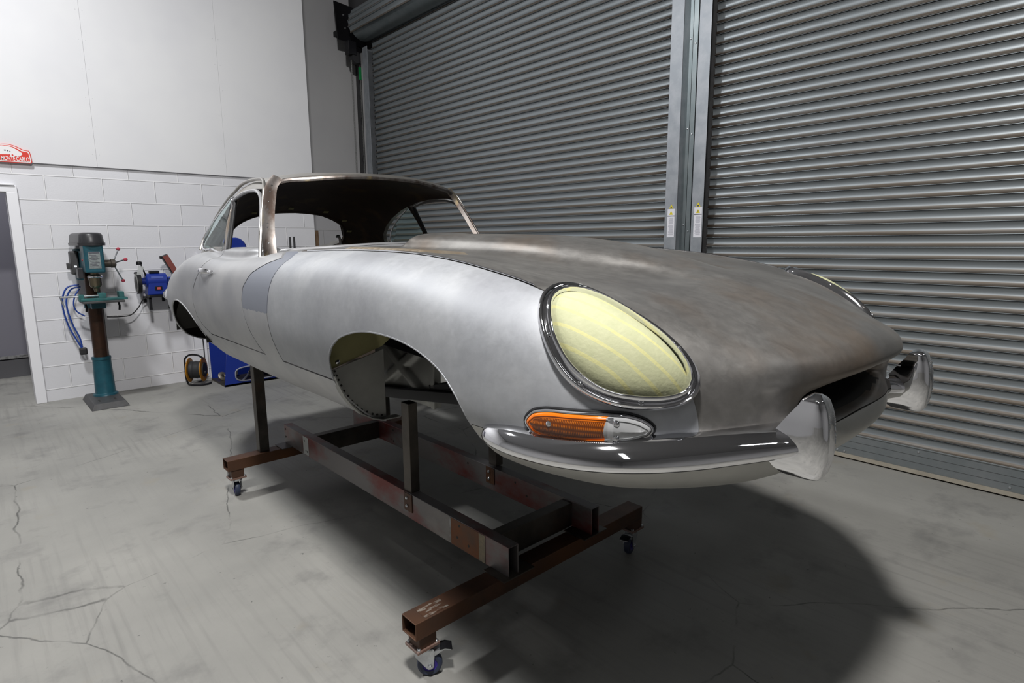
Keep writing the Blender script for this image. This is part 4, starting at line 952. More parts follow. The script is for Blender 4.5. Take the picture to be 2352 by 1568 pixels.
for s in (-1, 1):
    P = curve3([(x, y-OY, z) for x, y, z in IND], 84, True); n = 84
    c = sum(P, Vector())/n
    def onb2(p):
        h = BV.ray_cast(p+AV2*.25, -AV2); return h[0] if h[0] is not None and (h[0]-p).length < .08 else p
    def ring(sc, h):
        # shrink towards the long axis of the lens
        out = []
        for p in P:
            q = c+(p-c); ax = Vector((.147, -.248, 0)).normalized(); along = (p-c).dot(ax); lim = .118
            core = c+ax*max(-lim, min(lim, along)); w = (p-core); ln = w.length
            q = core+w*max(0, (ln-sc))/ln if ln > 1e-6 else p
            out.append(mirror(onb2(q)+AV2*h, s))
        return out
    rings = [ring(-.005, -.002), ring(-.005, .003), ring(-.001, .004), ring(0, 0.0)]
    MB().grid(rings, closed=True).build('indicator_gasket', M['rubber'], CAR, ang=60)
    rings = [ring(0, 0.0), ring(0, .009), ring(.002, .013), ring(.005, .013), ring(.006, .010), ring(.007, .004)]
    rim = MB().grid(rings, closed=True).build('indicator_rim', M['chrome'], CAR, ang=50)
    rr = [ring(.006, .010), ring(.007, .015), ring(.009, .018), ring(.013, .0195), ring(.0135, .0175), ring(.018, .0185), ring(.026, .021), ring(.034, .022), ring(.06, .022)]
    ydiv = .734-OY
    mid = rr[-1]; cen_ = [ (rr[-1][i]+rr[-1][(n-i) % n])/2 for i in range(n)]
    fb_ = MB().grid(rr, closed=True)
    tmp = fb_.build('lens_tmp', [LO, LA], CAR, fix=False); bm0 = bmesh.new(); bm0.from_mesh(tmp.data); bmesh.ops.remove_doubles(bm0, verts=bm0.verts, dist=.0002)
    def half(bm0, cut, keep_low):
        bm = bm0.copy(); g = bm.verts[:]+bm.edges[:]+bm.faces[:]
        bmesh.ops.bisect_plane(bm, geom=g, plane_co=(0, cut, 0), plane_no=(0, 1, 0), clear_outer=keep_low, clear_inner=not keep_low); return bm
    kill(tmp)
    for nm, lo, hi, ra, rb_, m_ in (('amber_lens', ydiv, .896-OY, 5, 9, LA), ('amber_lens_border', ydiv, .896-OY, 0, 5, LO), ('amber_lens_tip', .896-OY, 9, 0, 9, LO), ('clear_lens', -9, ydiv, 0, 9, M['clear'])):
        g_ = MB().grid(rr[ra:min(rb_+1, len(rr))], closed=True).build(nm, m_, rim, fix=False)
        bm = bmesh.new(); bm.from_mesh(g_.data)
        if lo > -9: bmesh.ops.bisect_plane(bm, geom=bm.verts[:]+bm.edges[:]+bm.faces[:], plane_co=(0, lo, 0), plane_no=(0, 1, 0), clear_inner=True)
        if hi < 9: bmesh.ops.bisect_plane(bm, geom=bm.verts[:]+bm.edges[:]+bm.faces[:], plane_co=(0, hi, 0), plane_no=(0, 1, 0), clear_outer=True)
        bmesh.ops.remove_doubles(bm, verts=bm.verts, dist=.0002); bmesh.ops.recalc_face_normals(bm, faces=bm.faces); bm.to_mesh(g_.data); bm.free(); sharp(g_.data, 60)
    bm0.free()
    # chrome divider
    h0 = onb2(Vector((-.72, ydiv, 1.120))); h1 = onb2(Vector((-.72, ydiv, 1.065)))
    a0, a1 = mirror(h0+AV2*.020, s), mirror(h1+AV2*.020, s); dv = mirror(Vector((.147, -.248, 0)).normalized(), s)
    b = MB(); b.add([a0-dv*.006, a0+dv*.006, a1+dv*.006, a1-dv*.006]+[v-mirror(AV2, s)*.02 for v in (a0-dv*.006, a0+dv*.006, a1+dv*.006, a1-dv*.006)]+[],
        [(0, 1, 2, 3), (4, 7, 6, 5), (0, 4, 5, 1), (1, 5, 6, 2), (2, 6, 7, 3), (3, 7, 4, 0)]); b.build('lens_divider', M['chrome'], rim, smooth=False)
    for (yy, zz) in ((.897, 1.088), (.720, 1.109), (.720, 1.077)):
        p = onb2(Vector((-.72, yy-OY, zz))); MB().lathe([(.0075, .014), (.0075, .020), (.005, .023), (.0005, .0235)], mirror(p, s), mirror(AV2, s), 14).build('lens_screw', M['chrome'], rim)

# ------------------------------------------------------------------ front bumpers and overriders
BJ = [(-.806,1.062,1.036),(-.803,1.035,1.052),(-.800,.98,1.066),(-.792,.91,1.070),(-.770,.82,1.073),(-.722,.735,1.076),(-.66,.672,1.078),(-.59,.620,1.080),(-.52,.580,1.082),(-.45,.548,1.083),(-.40,.528,1.083),(-.345,.515,1.082),(-.30,.508,1.078)]
BR = [(-.812,1.064,1.030),(-.832,1.038,1.031),(-.846,.98,1.030),(-.845,.905,1.029),(-.822,.81,1.028),(-.772,.718,1.028),(-.705,.645,1.029),(-.625,.585,1.031),(-.548,.535,1.036),(-.468,.488,1.041),(-.408,.455,1.047),(-.350,.462,1.050),(-.300,.488,1.053)]
for s in (-1, 1):
    J = curve3([(x, y-OY, z) for x, y, z in BJ], 90); R_ = curve3([(x, y-OY, z) for x, y, z in BR], 90); rows = []
    for j, r in zip(J, R_):
        w = (r-j); z = Vector((0, 0, 1)); k = min(1, w.length/.03)
        hz = Vector((w.x, w.y, 0)); hz = hz.normalized() if hz.length > 1e-5 else Vector((0, -1, 0))
        prof = [j-hz*.02-z*.004, j+z*.002*k, j.lerp(r, .35)+z*.010*k, j.lerp(r, .7)+z*.013*k, j.lerp(r, .92)+z*.007*k, r+z*.001, r+hz*.001-z*.005*k, r-hz*.001-z*.013*k, r-hz*.006*k-z*.018*k, r-hz*.02*k-z*.020*k, j-z*.06*k-hz*.01, j-hz*.02-z*.05*k]
        rows.append([mirror(p, s) for p in prof])
    b = MB().grid(rows, closed=True); n = len(rows[0]); b.f += [tuple(range(n)), tuple(len(b.v)-n+k for k in range(n))]; b.m += [0, 0]
    b.build('front_bumper', M['chrome'], CAR, ang=50)
    rows = []
    OV = [(.972,.446,.470,.004,0),(.976,.430,.488,.018,0),(.986,.419,.507,.029,.002),(1.005,.412,.524,.036,.005),(1.03,.408,.528,.0385,.008),(1.06,.406,.525,.0385,.008),(1.09,.408,.506,.037,.006),(1.12,.412,.486,.035,.003),(1.143,.419,.470,.031,.0),(1.158,.427,.462,.024,0),(1.166,.436,.453,.006,0)]
    zz = [o_[0] for o_ in OV]
    for k in range(41):
        # denser near the ends
        u = k/40; t = zz[0]+(zz[-1]-zz[0])*(.5-.5*math.cos(PI*u))
        yf, yb, w, gr = [hermite([o_[c] for o_ in OV], zz, t) for c in (1, 2, 3, 4)]; w = max(w, .003)
        L_ = yb-yf; ring = []
        for a in [(-1, 1), (-1, .55), (-.99, .38), (-.93, .24), (-.82, .12), (-.66, .04), (-.48, 0), (-.30, .02), (-.12, .07), (0, .085), (.12, .07), (.30, .02), (.48, 0), (.66, .04), (.82, .12), (.93, .24), (.99, .38), (1, .55), (1, 1)]:
            dip = .0
            yy = yf+L_*(a[1] if not (abs(a[0]) < .2) else a[1]*min(1, gr/.008))
            ring.append(mirror(Vector((-.384+a[0]*w+.02*(t-1.06), yy-OY, t)), s))
        rows.append(ring)
    b = MB().grid(rows, closed=True); n = len(rows[0]); b.f += [tuple(range(n)), tuple(len(b.v)-n+k for k in range(n))]; b.m += [0, 0]
    ov = b.build('overrider', M['chrome'], CAR, ang=60)
# mouth: duct splitter inside
MB().prism(Y([(.66,1.055),(.86,1.065),(.86,1.15),(.76,1.12)]), 'x', .02, .17).build('mouth_duct', M['plate'], CAR, smooth=False)
MB().box(-.27, .27, .84-OY, .85-OY, 1.03, 1.19).build('mouth_shade_backing', M['darkin'], CAR, smooth=False)  # dark sheet added at the back of the mouth, standing in for deep shade

# ------------------------------------------------------------------ louvres, seam beads, door handles, rear bumper ends
for s in (-1, 1):
    for k in range(13):
        y = 1.74+k*.046; b = MB(); rows = []
        for i in range(17):
            u = i/16; x = s*(.33+.22*u); hgt = .010*min(1, min(u, 1-u)/.12)**.6
            p, nn = surf_top(x, y)
            if p is None: p = Vector((x, y-OY, 1.47))
            rows.append([(x, y-OY+.018, p.z-.001), (x, y-OY+.006, p.z+hgt*.75), (x, y-OY-.008, p.z+hgt), (x, y-OY-.012, p.z-.001)])
        b.grid(rows).build('louvre', mat_l if k else globals().setdefault('mat_l', mat('tan_rusty_louvre_steel', (.36,.29,.21), .5, .6, (.42,.37,.30), 14)), cen)
    pts = []
    for y in [1.02, 1.1, 1.2, 1.35, 1.5, 1.7, 1.9, 2.1, 2.3, 2.42]:
        x = s*hermite([.672,.665,.655,.652,.655,.66], [1.0,1.2,1.5,1.9,2.3,2.9], y); p, nn = surf_top(x, y); pts.append((p.x, y, p.z+.0025))
    bd = tube_part('wing_seam_bead', pts, .0028, M['chrome'], 6, 70)
    h, nn = surf(0, 1.352, 3.38, s)
    hb = MB(); rows = []
    for i in range(15):
        u = i/14; y = 3.46-.20*u; z = 1.350+.006*math.sin(PI*u); pp, _ = surf(0, z, y, s); out_ = .006+.026*math.sin(PI*min(1, u*1.15)*.93)
        r = .0125*(.6+.6*math.sin(PI*u)); cx = pp.x+s*out_
        rows.append([(cx+math.cos(a)*r*.7, y-OY, z+math.sin(a)*r) for a in [2*PI*q/10 for q in range(10)]])
    hb.grid(rows, closed=True); nq = 10; hb.f += [tuple(range(nq)), tuple(len(hb.v)-nq+k for k in range(nq))]; hb.m += [0, 0]
    hb.lathe([(.016, -.004), (.014, .006), (.008, .012), (.001, .013)], surf(0, 1.350, 3.45, s)[0], (s, 0, 0), 14)
    hb.lathe([(.010, -.004), (.009, .006), (.006, .02), (.001, .021)], surf(0, 1.350, 3.29, s)[0], (s, 0, 0), 14)
    hd = hb.build('door_handle', M['chrome'], doors[0 if s < 0 else 1]); hd['label'] = 'chrome lever handle'
    rows = []
    for (x, y, z) in [(.775,4.33,1.165),(.80,4.38,1.165),(.79,4.46,1.165),(.74,4.58,1.165),(.66,4.70,1.165),(.55,4.80,1.165),(.42,4.88,1.165)]:
        rows.append([(s*x, y-OY, z+.035), (s*(x+.02), y-OY+.012, z+.01), (s*(x+.02), y-OY+.012, z-.02), (s*x, y-OY, z-.035), (s*(x-.03), y-OY-.02, z)])
    b = MB().grid(rows, closed=True); b.f += [tuple(range(5)), tuple(len(b.v)-5+k for k in range(5))]; b.m += [0, 0]
    b.build('rear_bumper', M['chrome'], CAR, ang=50)

# ================================================================== DOLLY
D = empty('body_dolly', (1.63, 2.55, 0)); tag(D, 'rusty box steel dolly on blue castors carrying the bare car shell', 'dolly')
DX, DY = 1.63, 2.55
def hollow(x0, x1, y0, y1, z0, z1, ax, t=.004):
    b = MB(); 
    def L(x, y, z): return (x-DX, y-DY, z)
    if ax == 'x': o_ = [(y0, z0), (y1, z0), (y1, z1), (y0, z1)]; i_ = [(y0+t, z0+t), (y1-t, z0+t), (y1-t, z1-t), (y0+t, z1-t)]; mk = lambda u, p: L(u, p[0], p[1]); u0, u1 = x0, x1
    elif ax == 'y': o_ = [(x0, z0), (x1, z0), (x1, z1), (x0, z1)]; i_ = [(x0+t, z0+t), (x1-t, z0+t), (x1-t, z1-t), (x0+t, z1-t)]; mk = lambda u, p: L(p[0], u, p[1]); u0, u1 = y0, y1
    else: o_ = [(x0, y0), (x1, y0), (x1, y1), (x0, y1)]; i_ = [(x0+t, y0+t), (x1-t, y0+t), (x1-t, y1-t), (x0+t, y1-t)]; mk = lambda u, p: L(p[0], p[1], u); u0, u1 = z0, z1
    vs = [mk(u0, p) for p in o_]+[mk(u1, p) for p in o_]+[mk(u0, p) for p in i_]+[mk(u1, p) for p in i_]; fs = []
    for k in range(4):
        n = (k+1) % 4; fs += [(k, n, 4+n, 4+k), (8+n, 8+k, 12+k, 12+n), (n, k, 8+k, 8+n), (4+k, 4+n, 12+n, 12+k)]
    return b.add(vs, fs)
def DB(b, x0, x1, y0, y1, z0, z1): return b.box(x0-DX, x1-DX, y0-DY, y1-DY, z0, z1)
fb = hollow(.955, 2.245, 1.515, 1.600, .176, .240, 'x').build('cross_beam', M['rust'], D, smooth=False, bevel=.004)
rb = hollow(.985, 2.275, 3.520, 3.605, .176, .240, 'x').build('cross_beam', M['rust'], D, smooth=False, bevel=.004)
rn = hollow(1.366, 1.418, 1.505, 3.62, .2402, .362, 'y').build('side_rail', M['railred'], D, smooth=False, bevel=.003)
rf = hollow(1.845, 1.897, 1.500, 3.62, .2402, .362, 'y').build('side_rail', M['railred'], D, smooth=False, bevel=.003)
hollow(1.418, 1.845, 1.612, 1.668, .245, .355, 'x').build('inner_crossmember', M['darksteel'], D, smooth=False, bevel=.003)
hollow(1.418, 1.845, 3.27, 3.325, .245, .355, 'x').build('inner_crossmember', M['darksteel'], D, smooth=False, bevel=.003)
DB(MB(), 1.33, 1.49, 1.49, 1.61, .2400, .2445).build('weld_plate', M['darksteel'], fb, smooth=False)
DB(MB(), 1.79, 1.94, 1.49, 1.61, .2400, .2445).build('weld_plate', M['darksteel'], fb, smooth=False)
DB(MB(), 1.30, 1.44, 3.50, 3.62, .2400, .2445).build('weld_plate', M['darksteel'], rb, smooth=False)
# posts up to the shell
p1_ = hollow(1.374, 1.421, 2.172, 2.232, .362, .783, 'z').build('upright_post', M['darksteel'], D, smooth=False, bevel=.003)
p2_ = hollow(1.868, 1.915, 2.148, 2.205, .362, .786, 'z').build('upright_post', M['darksteel'], D, smooth=False, bevel=.003)
p3_ = hollow(1.182, 1.240, 3.545, 3.600, .240, .7995, 'z').build('upright_post', M['darksteel'], D, smooth=False, bevel=.003)
p4_ = hollow(2.035, 2.093, 3.545, 3.600, .240, .7995, 'z').build('upright_post', M['darksteel'], D, smooth=False, bevel=.003)
# bolted tabs at the feet of the front posts
for x, yc, par in ((1.3655, 2.185, rn), (1.8445, 2.165, rf)):
    b = MB(); DB(b, x-.004, x, yc-.032, yc+.032, .275, .36); t = b.build('post_tab', M['rust'], par, smooth=False, bevel=.001)
    b = MB()
    for z in (.338, .300): b.lathe([(.008, 0), (.008, .004), (.0055, .007), (.0005, .0075)], (x-.004-DX, yc+.006-DY, z), (-1, 0, 0), 12)
    b.build('tab_bolt', M['zinc'], t) if False else [MB().lathe([(.008, 0), (.008, .004), (.0055, .007), (.0005, .0075)], (x-.004-DX, yc+.006-DY, z), (-1, 0, 0), 12).build('tab_bolt', M['zinc'], par) for z in (.338, .300)]
# pale and rusty patches with drilled holes on the near rail
DB(MB(), 1.3648, 1.3662, 3.262, 3.335, .246, .356).build('pale_patch', mat('pale_grey_primer_patch', (.36,.37,.36), .6), rn, smooth=False)
DB(MB(), 1.3648, 1.3662, 1.678, 1.862, .243, .359).build('rust_patch', mat('orange_rust_patch', (.20,.075,.03), .7, .2, (.13,.075,.05), 9, 6), rn, smooth=False)
DB(MB(), 1.3644, 1.3658, 1.862, 1.872, .243, .359).build('weld_smear', mat('grey_weld_smear', (.28,.28,.28), .5, .5, (.16,.15,.14), 30), rn, smooth=False)
DB(MB(), 1.3644, 1.3658, 1.640, 1.678, .243, .359).build('weld_smear', mat('tan_weld_smear', (.24,.20,.13), .5, .4, (.14,.12,.10), 30), rn, smooth=False)
HO = M['darkin']
for x, L in ((1.3643, [(3.315,.330),(3.30,.270),(3.28,.268),(1.805,.340),(1.82,.285),(1.745,.276),(3.60,.335),(3.60,.285)]), (1.8446, [(3.10,.335),(3.13,.27),(3.10,.265),(2.35,.33),(1.98,.335),(1.90,.29)])):
    for y, z in L: MB().cyl((x+.0012-DX, y-DY, z), (x-.0003-DX, y-DY, z), .006, 12).build('drilled_hole', HO, rn if x < 1.5 else rf)
# ground bright patch at the end of the near beam
DB(MB(), 1.0, 1.10, 1.525, 1.585, .2399, .2409).build('ground_patch', mat('ground_bright_steel', (.10,.05,.03), .5, .5, (.30,.26,.22), 26, 8, .52, .62, (1, 3, 1)), fb, smooth=False)
def castor(x, y, ang, par_):
    c = empty('castor', (x-DX, y-DY, 0), 0, D)
    MB().box(-.036, .036, -.034, .034, .128, .1762).build('mounting_block', M['rust'], c, smooth=False, bevel=.003)
    MB().box(-.046, .046, -.040, .040, .118, .128).build('mounting_plate', M['rustp'], c, smooth=False, bevel=.001)
    for sx in (-1, 1):
        for sy in (-1, 1): MB().lathe([(.007, 0), (.007, .005), (.004, .008), (.0005, .0085)], (sx*.036, sy*.031, .128), (0, 0, 1), 8).build('plate_bolt', M['zinc'], c)
    R = Matrix.Rotation(ang, 3, 'Z')
    def T(b, name, m, **k):
        b.v = [tuple(R@Vector(v)) for v in b.v]; return b.build(name, m, c, **k)
    T(MB().lathe([(.030, .104), (.033, .110), (.033, .117), (.02, .118)], (0, 0, 0), (0, 0, 1), 24), 'swivel_ring', M['zinc'])
    # fork: two shaped cheeks; the wheel axle points along local y, wheel trails along -x
    ox = -.022
    for s in (-1, 1):
        prof = [(.030, .110), (-.034, .110), (-.040, .098), (ox-.012, .040), (ox-.006, .033), (ox+.006, .033), (ox+.013, .040), (.026, .085)]
        T(MB().prism(prof, 'y', s*.020, s*.0235), 'fork', M['zinc'], smooth=False, bevel=.001)
    T(MB().box(-.034, .030, -.0235, .0235, .102, .110), 'fork_bridge', M['zinc'], smooth=False, bevel=.002)
    T(MB().lathe([(.006, -.030), (.008, -.028), (.008, -.024), (.004, -.024), (.004, .024), (.008, .024), (.008, .028), (.006, .030)], (ox, 0, .0445), (0, 1, 0), 14), 'axle_bolt', M['zinc'])
    tw = T(MB().lathe([(.026, -.0135), (.036, -.0150), (.042, -.0115), (.0445, -.004), (.0445, .004), (.042, .0115), (.036, .0150), (.026, .0135)], (ox, 0, .0445), (0, 1, 0), 40, caps=False), 'wheel', M['bluewheel'])
    b = MB().lathe([(.006, -.017), (.012, -.017), (.014, -.012), (.024, -.011), (.027, -.0135), (.027, .0135), (.024, .011), (.014, .012), (.012, .017), (.006, .017)], (ox, 0, .0445), (0, 1, 0), 30)
    b.v = [tuple(R@Vector(v)) for v in b.v]; b.build('hub', M['purple'], tw)
    T(MB().prism([(-.030, .095), (-.075, .106), (-.096, .100), (-.098, .094), (-.074, .100), (-.045, .082), (-.034, .080)], 'y', -.019, .019), 'brake_pedal', M['zinc'], smooth=False, bevel=.001)
    T(MB().prism([(-.058, .1065), (-.078, .1085), (-.100, .1015), (-.101, .098), (-.076, .1045), (-.058, .102)], 'y', -.021, .021), 'pedal_pad', M['black'], smooth=False)
    return c
M['rustp'] = mat('rusty_pink_plate', (.22,.13,.10), .5, .4, (.30,.24,.22), 12)
castor(1.010, 1.560, math.radians(148), fb); castor(2.225, 1.560, math.radians(15), fb)
castor(1.040, 3.560, math.radians(-98), rb); castor(2.225, 3.560, math.radians(35), rb)

# ================================================================== PILLAR DRILL
T0 = (.862, 6.80)
DR = empty('pillar_drill', (T0[0], T0[1], 0)); tag(DR, 'teal pillar drill on a dark square base against the white block wall', 'drill press')
b = MB(); 
def frus(b, x0, x1, y0, y1, z0, z1, ins, mi=0):
    return b.add([(x0,y0,z0),(x1,y0,z0),(x1,y1,z0),(x0,y1,z0),(x0+ins,y0+ins,z1),(x1-ins,y0+ins,z1),(x1-ins,y1-ins,z1),(x0+ins,y1-ins,z1)], [(0,3,2,1),(4,5,6,7),(0,1,5,4),(1,2,6,5),(2,3,7,6),(3,0,4,7)], mi)
frus(b, -.175, .125, -.42, .165, 0, .055, .028).build('base', M['darkgrey'], DR, smooth=False, bevel=.004)
b = MB()
for x in (-.09, .035): b.box(x-.008, x+.008, -.33, -.23, .0552, .0562)
b.build('base_slot', HO, DR, smooth=False) if False else [MB().box(x-.008, x+.008, -.30, -.22, .0550, .0560).build('base_slot', HO, DR, smooth=False) for x in (-.09, .035)]
MB().lathe([(.105, .055), (.100, .068), (.088, .075), (.084, .085), (.076, .40), (.080, .405), (.080, .43), (.062, .432)], (0, 0, 0), (0, 0, 1), 36).build('column_sleeve', M['teal'], DR)
MB().cyl((0, 0, .40), (0, 0, 1.42), .060, 32).build('column', M['brown'], DR)
MB().box(.05, .064, -.012, .012, .43, 1.0).build('rack_bar', M['darkgrey'], DR, smooth=False)
# table with the vice on it
b = MB(); b.lathe([(.082, .905), (.085, .91), (.085, .985), (.082, .99)], (0, 0, 0), (0, 0, 1), 30); b.box(-.05, .06, -.20, .02, .91, .965)
b.build('table_bracket', M['teal'], DR, ang=30)
MB().box(-.13, .19, -.37, -.085, .972, .992).build('table', M['darkgrey'], DR, smooth=False, bevel=.004)
for x in (-.10, .155): MB().tube([(x, -.24, .975), (x+.005, -.25, .93), (x, -.25, .89)], .009, 8).build('table_clamp', M['black'], DR)
VI = empty('drill_vice', (T0[0]+.02, T0[1]-.27, .992)); tag(VI, 'green machine vice with a steel screw handle clamped on the drill table', 'vice')
b = MB(); b.box(-.16, .20, -.06, .06, 0, .022); b.build('vice_bed', M['tealv'], VI, smooth=False, bevel=.003)
MB().box(.135, .175, -.055, .055, .022, .075).build('fixed_jaw', M['tealv'], VI, smooth=False, bevel=.003)
MB().box(-.02, .035, -.052, .052, .022, .068).build('sliding_jaw', M['tealv'], VI, smooth=False, bevel=.003)
MB().box(-.17, -.13, -.045, .045, .0, .06).build('screw_block', M['tealv'], VI, smooth=False, bevel=.003)
MB().cyl((-.30, 0, .045), (.0, 0, .045), .0085, 12).build('screw', M['zinc'], VI)
MB().tube([(-.30, 0, .055), (-.295, .0, .02), (-.280, -.01, -.045)], .0065, 8).build('screw_handle', M['zinc'], VI)
# head, spindle and feed handles
b = MB(); b.box(-.075, .075, -.32, -.10, 1.245, 1.50); b.box(-.07, .07, -.10, .07, 1.25, 1.44)
hd_ = b.build('head', M['teal'], DR, smooth=False, bevel=.012)
MB().box(-.045, .045, -.3225, -.3195, 1.285, 1.435).build('speed_chart', mat('grey_speed_chart', (.25,.28,.28), .4, 0, (.16,.18,.18), 60), hd_, smooth=False)
MB().box(-.040, .040, -.3235, -.3222, 1.42, 1.43).build('chart_heading', M['ink'], hd_, smooth=False)
b = MB()
for k in range(9): b.box(-.036+.012*(k % 2), .036-.01*(k % 3), -.3235, -.3222, 1.297+.013*k, 1.301+.013*k)
b.build('chart_print', M['ink'], hd_, smooth=False)
MB().lathe([(.034, 1.245), (.034, 1.23), (.050, 1.225), (.056, 1.215), (.050, 1.205), (.049, 1.13), (.040, 1.112), (.022, 1.100), (.018, 1.07), (.006, 1.065)], (0, -.215, 0), (0, 0, 1), 28).build('chuck', mat('brass_grey_chuck', (.20,.17,.12), .3, .9), DR)
MB().lathe([(.055, 1.198), (.059, 1.202), (.059, 1.214), (.055, 1.218)], (0, -.215, 0), (0, 0, 1), 28).build('chuck_ring', M['chrome'], DR)
hub = MB().lathe([(.034, .075), (.034, .13), (.040, .135), (.040, .165), (.025, .175)], (0, -.22, 1.325), (1, 0, 0), 24).build('feed_hub', mat('worn_dark_hub', (.07,.06,.05), .4, .5), DR)
for a in (78, 198, 318):
    ca, sa = math.cos(math.radians(a)), math.sin(math.radians(a)); p0 = Vector((.15, -.22, 1.325)); p1 = p0+Vector((.075, -.175*sa, .175*ca))
    h_ = MB().cyl(p0, p1, .0062, 10).build('feed_handle', M['zinc'], DR)
    MB().lathe([(.004, -.016), (.014, -.010), (.0165, 0), (.014, .010), (.004, .016)], p1, (p1-p0), 16).build('knob', M['redk'], h_)
MB().lathe([(.085, 1.165), (.092, 1.175), (.092, 1.45), (.085, 1.46)], (-.01, .17, 0), (0, 0, 1), 32).build('motor', M['teal'], DR)
MB().box(-.135, -.075, .06, .19, 1.22, 1.44).build('motor_box', M['darkgrey'], DR, smooth=False, bevel=.012)
MB().box(-.165, -.13, .09, .14, 1.27, 1.33).build('motor_plug', M['darkgrey'], DR, smooth=False, bevel=.006)
b = MB(); b.box(-.115, -.072, -.16, -.02, 1.19, 1.29); b.build('switch_box', M['cover'], DR, smooth=False, bevel=.008)
for y, m_ in ((-.12, 'zinc'), (-.06, 'zinc')): MB().lathe([(.013, 0), (.012, .012), (.002, .014)], (-.115, y, 1.30), (-1, 0, 0), 12).build('belt_knob', M[m_], DR)
MB().lathe([(.010, 0), (.010, .008), (.002, .010)], (-.072, -.20, 1.36), (-1, 0, 0), 12).build('stop_button', M['redp'], DR)
def stadium(y0, y1, r0, r1, n=14):
    P = []
    for k in range(n+1): a = PI+PI*k/n; P.append((math.cos(a)*r0, y0+math.sin(a)*r0))
    for k in range(n+1): a = PI*k/n; P.append((math.cos(a)*r1, y1+math.sin(a)*r1))
    return P
rows = []
for z, g in ((1.49, .0), (1.515, .002), (1.517, -.006), (1.585, -.014), (1.600, -.026), (1.606, -.045)):
    rows.append([(x, y, z) for x, y in stadium(-.245, .165, .105+g, .125+g)])
b = MB().grid(rows, closed=True); n_ = len(rows[0]); b.f += [tuple(range(n_)), tuple(len(b.v)-n_+k for k in range(n_))]; b.m += [0, 0]
b.build('belt_cover', M['cover'], DR, ang=40)

# blue mains cable looped beside the drill, black plug at its end
CB = empty('blue_cable', (.74, 6.98, 1.0)); tag(CB, 'blue mains cable hanging in loops beside the drill column with a black plug', 'cable')
P = [(.04,0,.12),(-.05,0,.10),(-.10,0,.0),(-.085,.02,-.25),(-.03,.02,-.42),(.0,.02,-.50)]
MB().tube(curve3(P, 40), .0075, 8).build('cable_loop', M['bcable'], CB)
MB().tube(curve3([(.05,0,.10),(-.02,.02,.08),(-.07,.02,-.02),(-.05,.02,-.25),(-.005,.02,-.40),(.005,.02,-.49)], 40), .0075, 8).build('cable_loop', M['bcable'], CB)
MB().tube(curve3([(.04,.01,.08),(.0,.0,.02),(-.02,.01,-.08),(.0,.02,-.14),(.06,.03,-.19)], 30), .0065, 8).build('cable_loop', M['bcable'], CB)
MB().box(-.022, .042, .0, .05, -.565, -.495).build('plug', M['rubber'], CB, smooth=False, bevel=.014)

# ================================================================== BENCH GRINDER on wall brackets
GR = empty('bench_grinder', (1.42, 6.93, 0)); tag(GR, 'blue bench grinder with a brown belt sander arm, fixed to the white block wall', 'grinder')
b = MB(); b.lathe([(.062, -.098), (.076, -.088), (.076, .088), (.062, .098)], (0, 0, 1.13), (1, 0, 0), 28); b.build('motor_body', M['blue'], GR)
b = MB(); b.add([(-.098,-.075,.99),(.098,-.075,.99),(.098,.075,.99),(-.098,.075,.99),(-.080,-.072,1.12),(.080,-.072,1.12),(.080,.072,1.12),(-.080,.072,1.12)], [(0,3,2,1),(4,5,6,7),(0,1,5,4),(1,2,6,5),(2,3,7,6),(3,0,4,7)])
b.build('pedestal', M['blue'], GR, smooth=False, bevel=.008)
MB().box(-.09, .115, -.095, .09, .965, .99).build('foot', M['black'], GR, smooth=False, bevel=.004)
MB().box(-.03, .035, -.081, -.072, 1.035, 1.075).build('switch_surround', M['black'], GR, smooth=False, bevel=.004)
MB().box(-.014, .018, -.088, -.080, 1.043, 1.067).build('red_switch', mat('pink_red_switch', (.55,.10,.08), .4), GR, smooth=False, bevel=.003)
MB().box(-.055, .035, -.03, .03, 1.205, 1.232).build('top_handle', M['black'], GR, smooth=False, bevel=.006)
MB().box(-.055, .055, -.0745, -.0725, 1.155, 1.178).build('name_plate', mat('pale_blue_plate', (.10,.14,.45), .4), GR, smooth=False)
for s in (-1, 1): MB().cyl((s*.09, 0, 1.13), (s*.135, 0, 1.13), .035, 20).build('end_boss', M['blue'], GR)
MB().lathe([(.02, -.150), (.094, -.150), (.098, -.154), (.098, -.172), (.090, -.176), (.05, -.178), (.02, -.182)], (0, 0, 1.115), (1, 0, 0), 36).build('grinding_wheel', mat('grey_wheel', (.28,.28,.27), .8), GR)
MB().lathe([(.060, -.1765), (.060, -.1785), (.02, -.1835)], (0, 0, 1.115), (1, 0, 0), 30).build('wheel_washer', M['black'], GR)
rows = []
for k in range(15):
    a = math.radians(60+k*15); c_, s_ = math.cos(a), math.sin(a); rows.append([(-.142, .112*c_, 1.115+.112*s_), (-.178, .112*c_, 1.115+.112*s_), (-.178, .10*c_, 1.115+.10*s_), (-.142, .10*c_, 1.115+.10*s_)])
b = MB().grid(rows, closed=True); b.build('wheel_guard', M['black'], GR)
MB().tube([(-.085, -.03, 1.17), (-.125, -.04, 1.29)], .0075, 8).build('lamp_stem', M['black'], GR)
MB().lathe([(.005, .018), (.024, .012), (.027, 0), (.027, -.018), (.02, -.020)], (-.14, -.04, 1.315), (0, 0, 1), 20).build('lamp_head', M['black'], GR)
MB().box(-.165, -.12, -.075, -.07, 1.19, 1.285, rot=('Y', .3)).build('spark_shield', mat('clear_shield', (.8,.82,.82), .2, 0, trans=.5), GR, smooth=False)
BA = MB().box(-.030, .030, -.035, .035, -.13, .13); Rm = Matrix.Rotation(math.radians(-26), 3, 'Y')
BA.v = [tuple(Rm@Vector(v)+Vector((.140, -.05, 1.27))) for v in BA.v]; BA.build('belt_arm', M['black'], GR, smooth=False, bevel=.006)
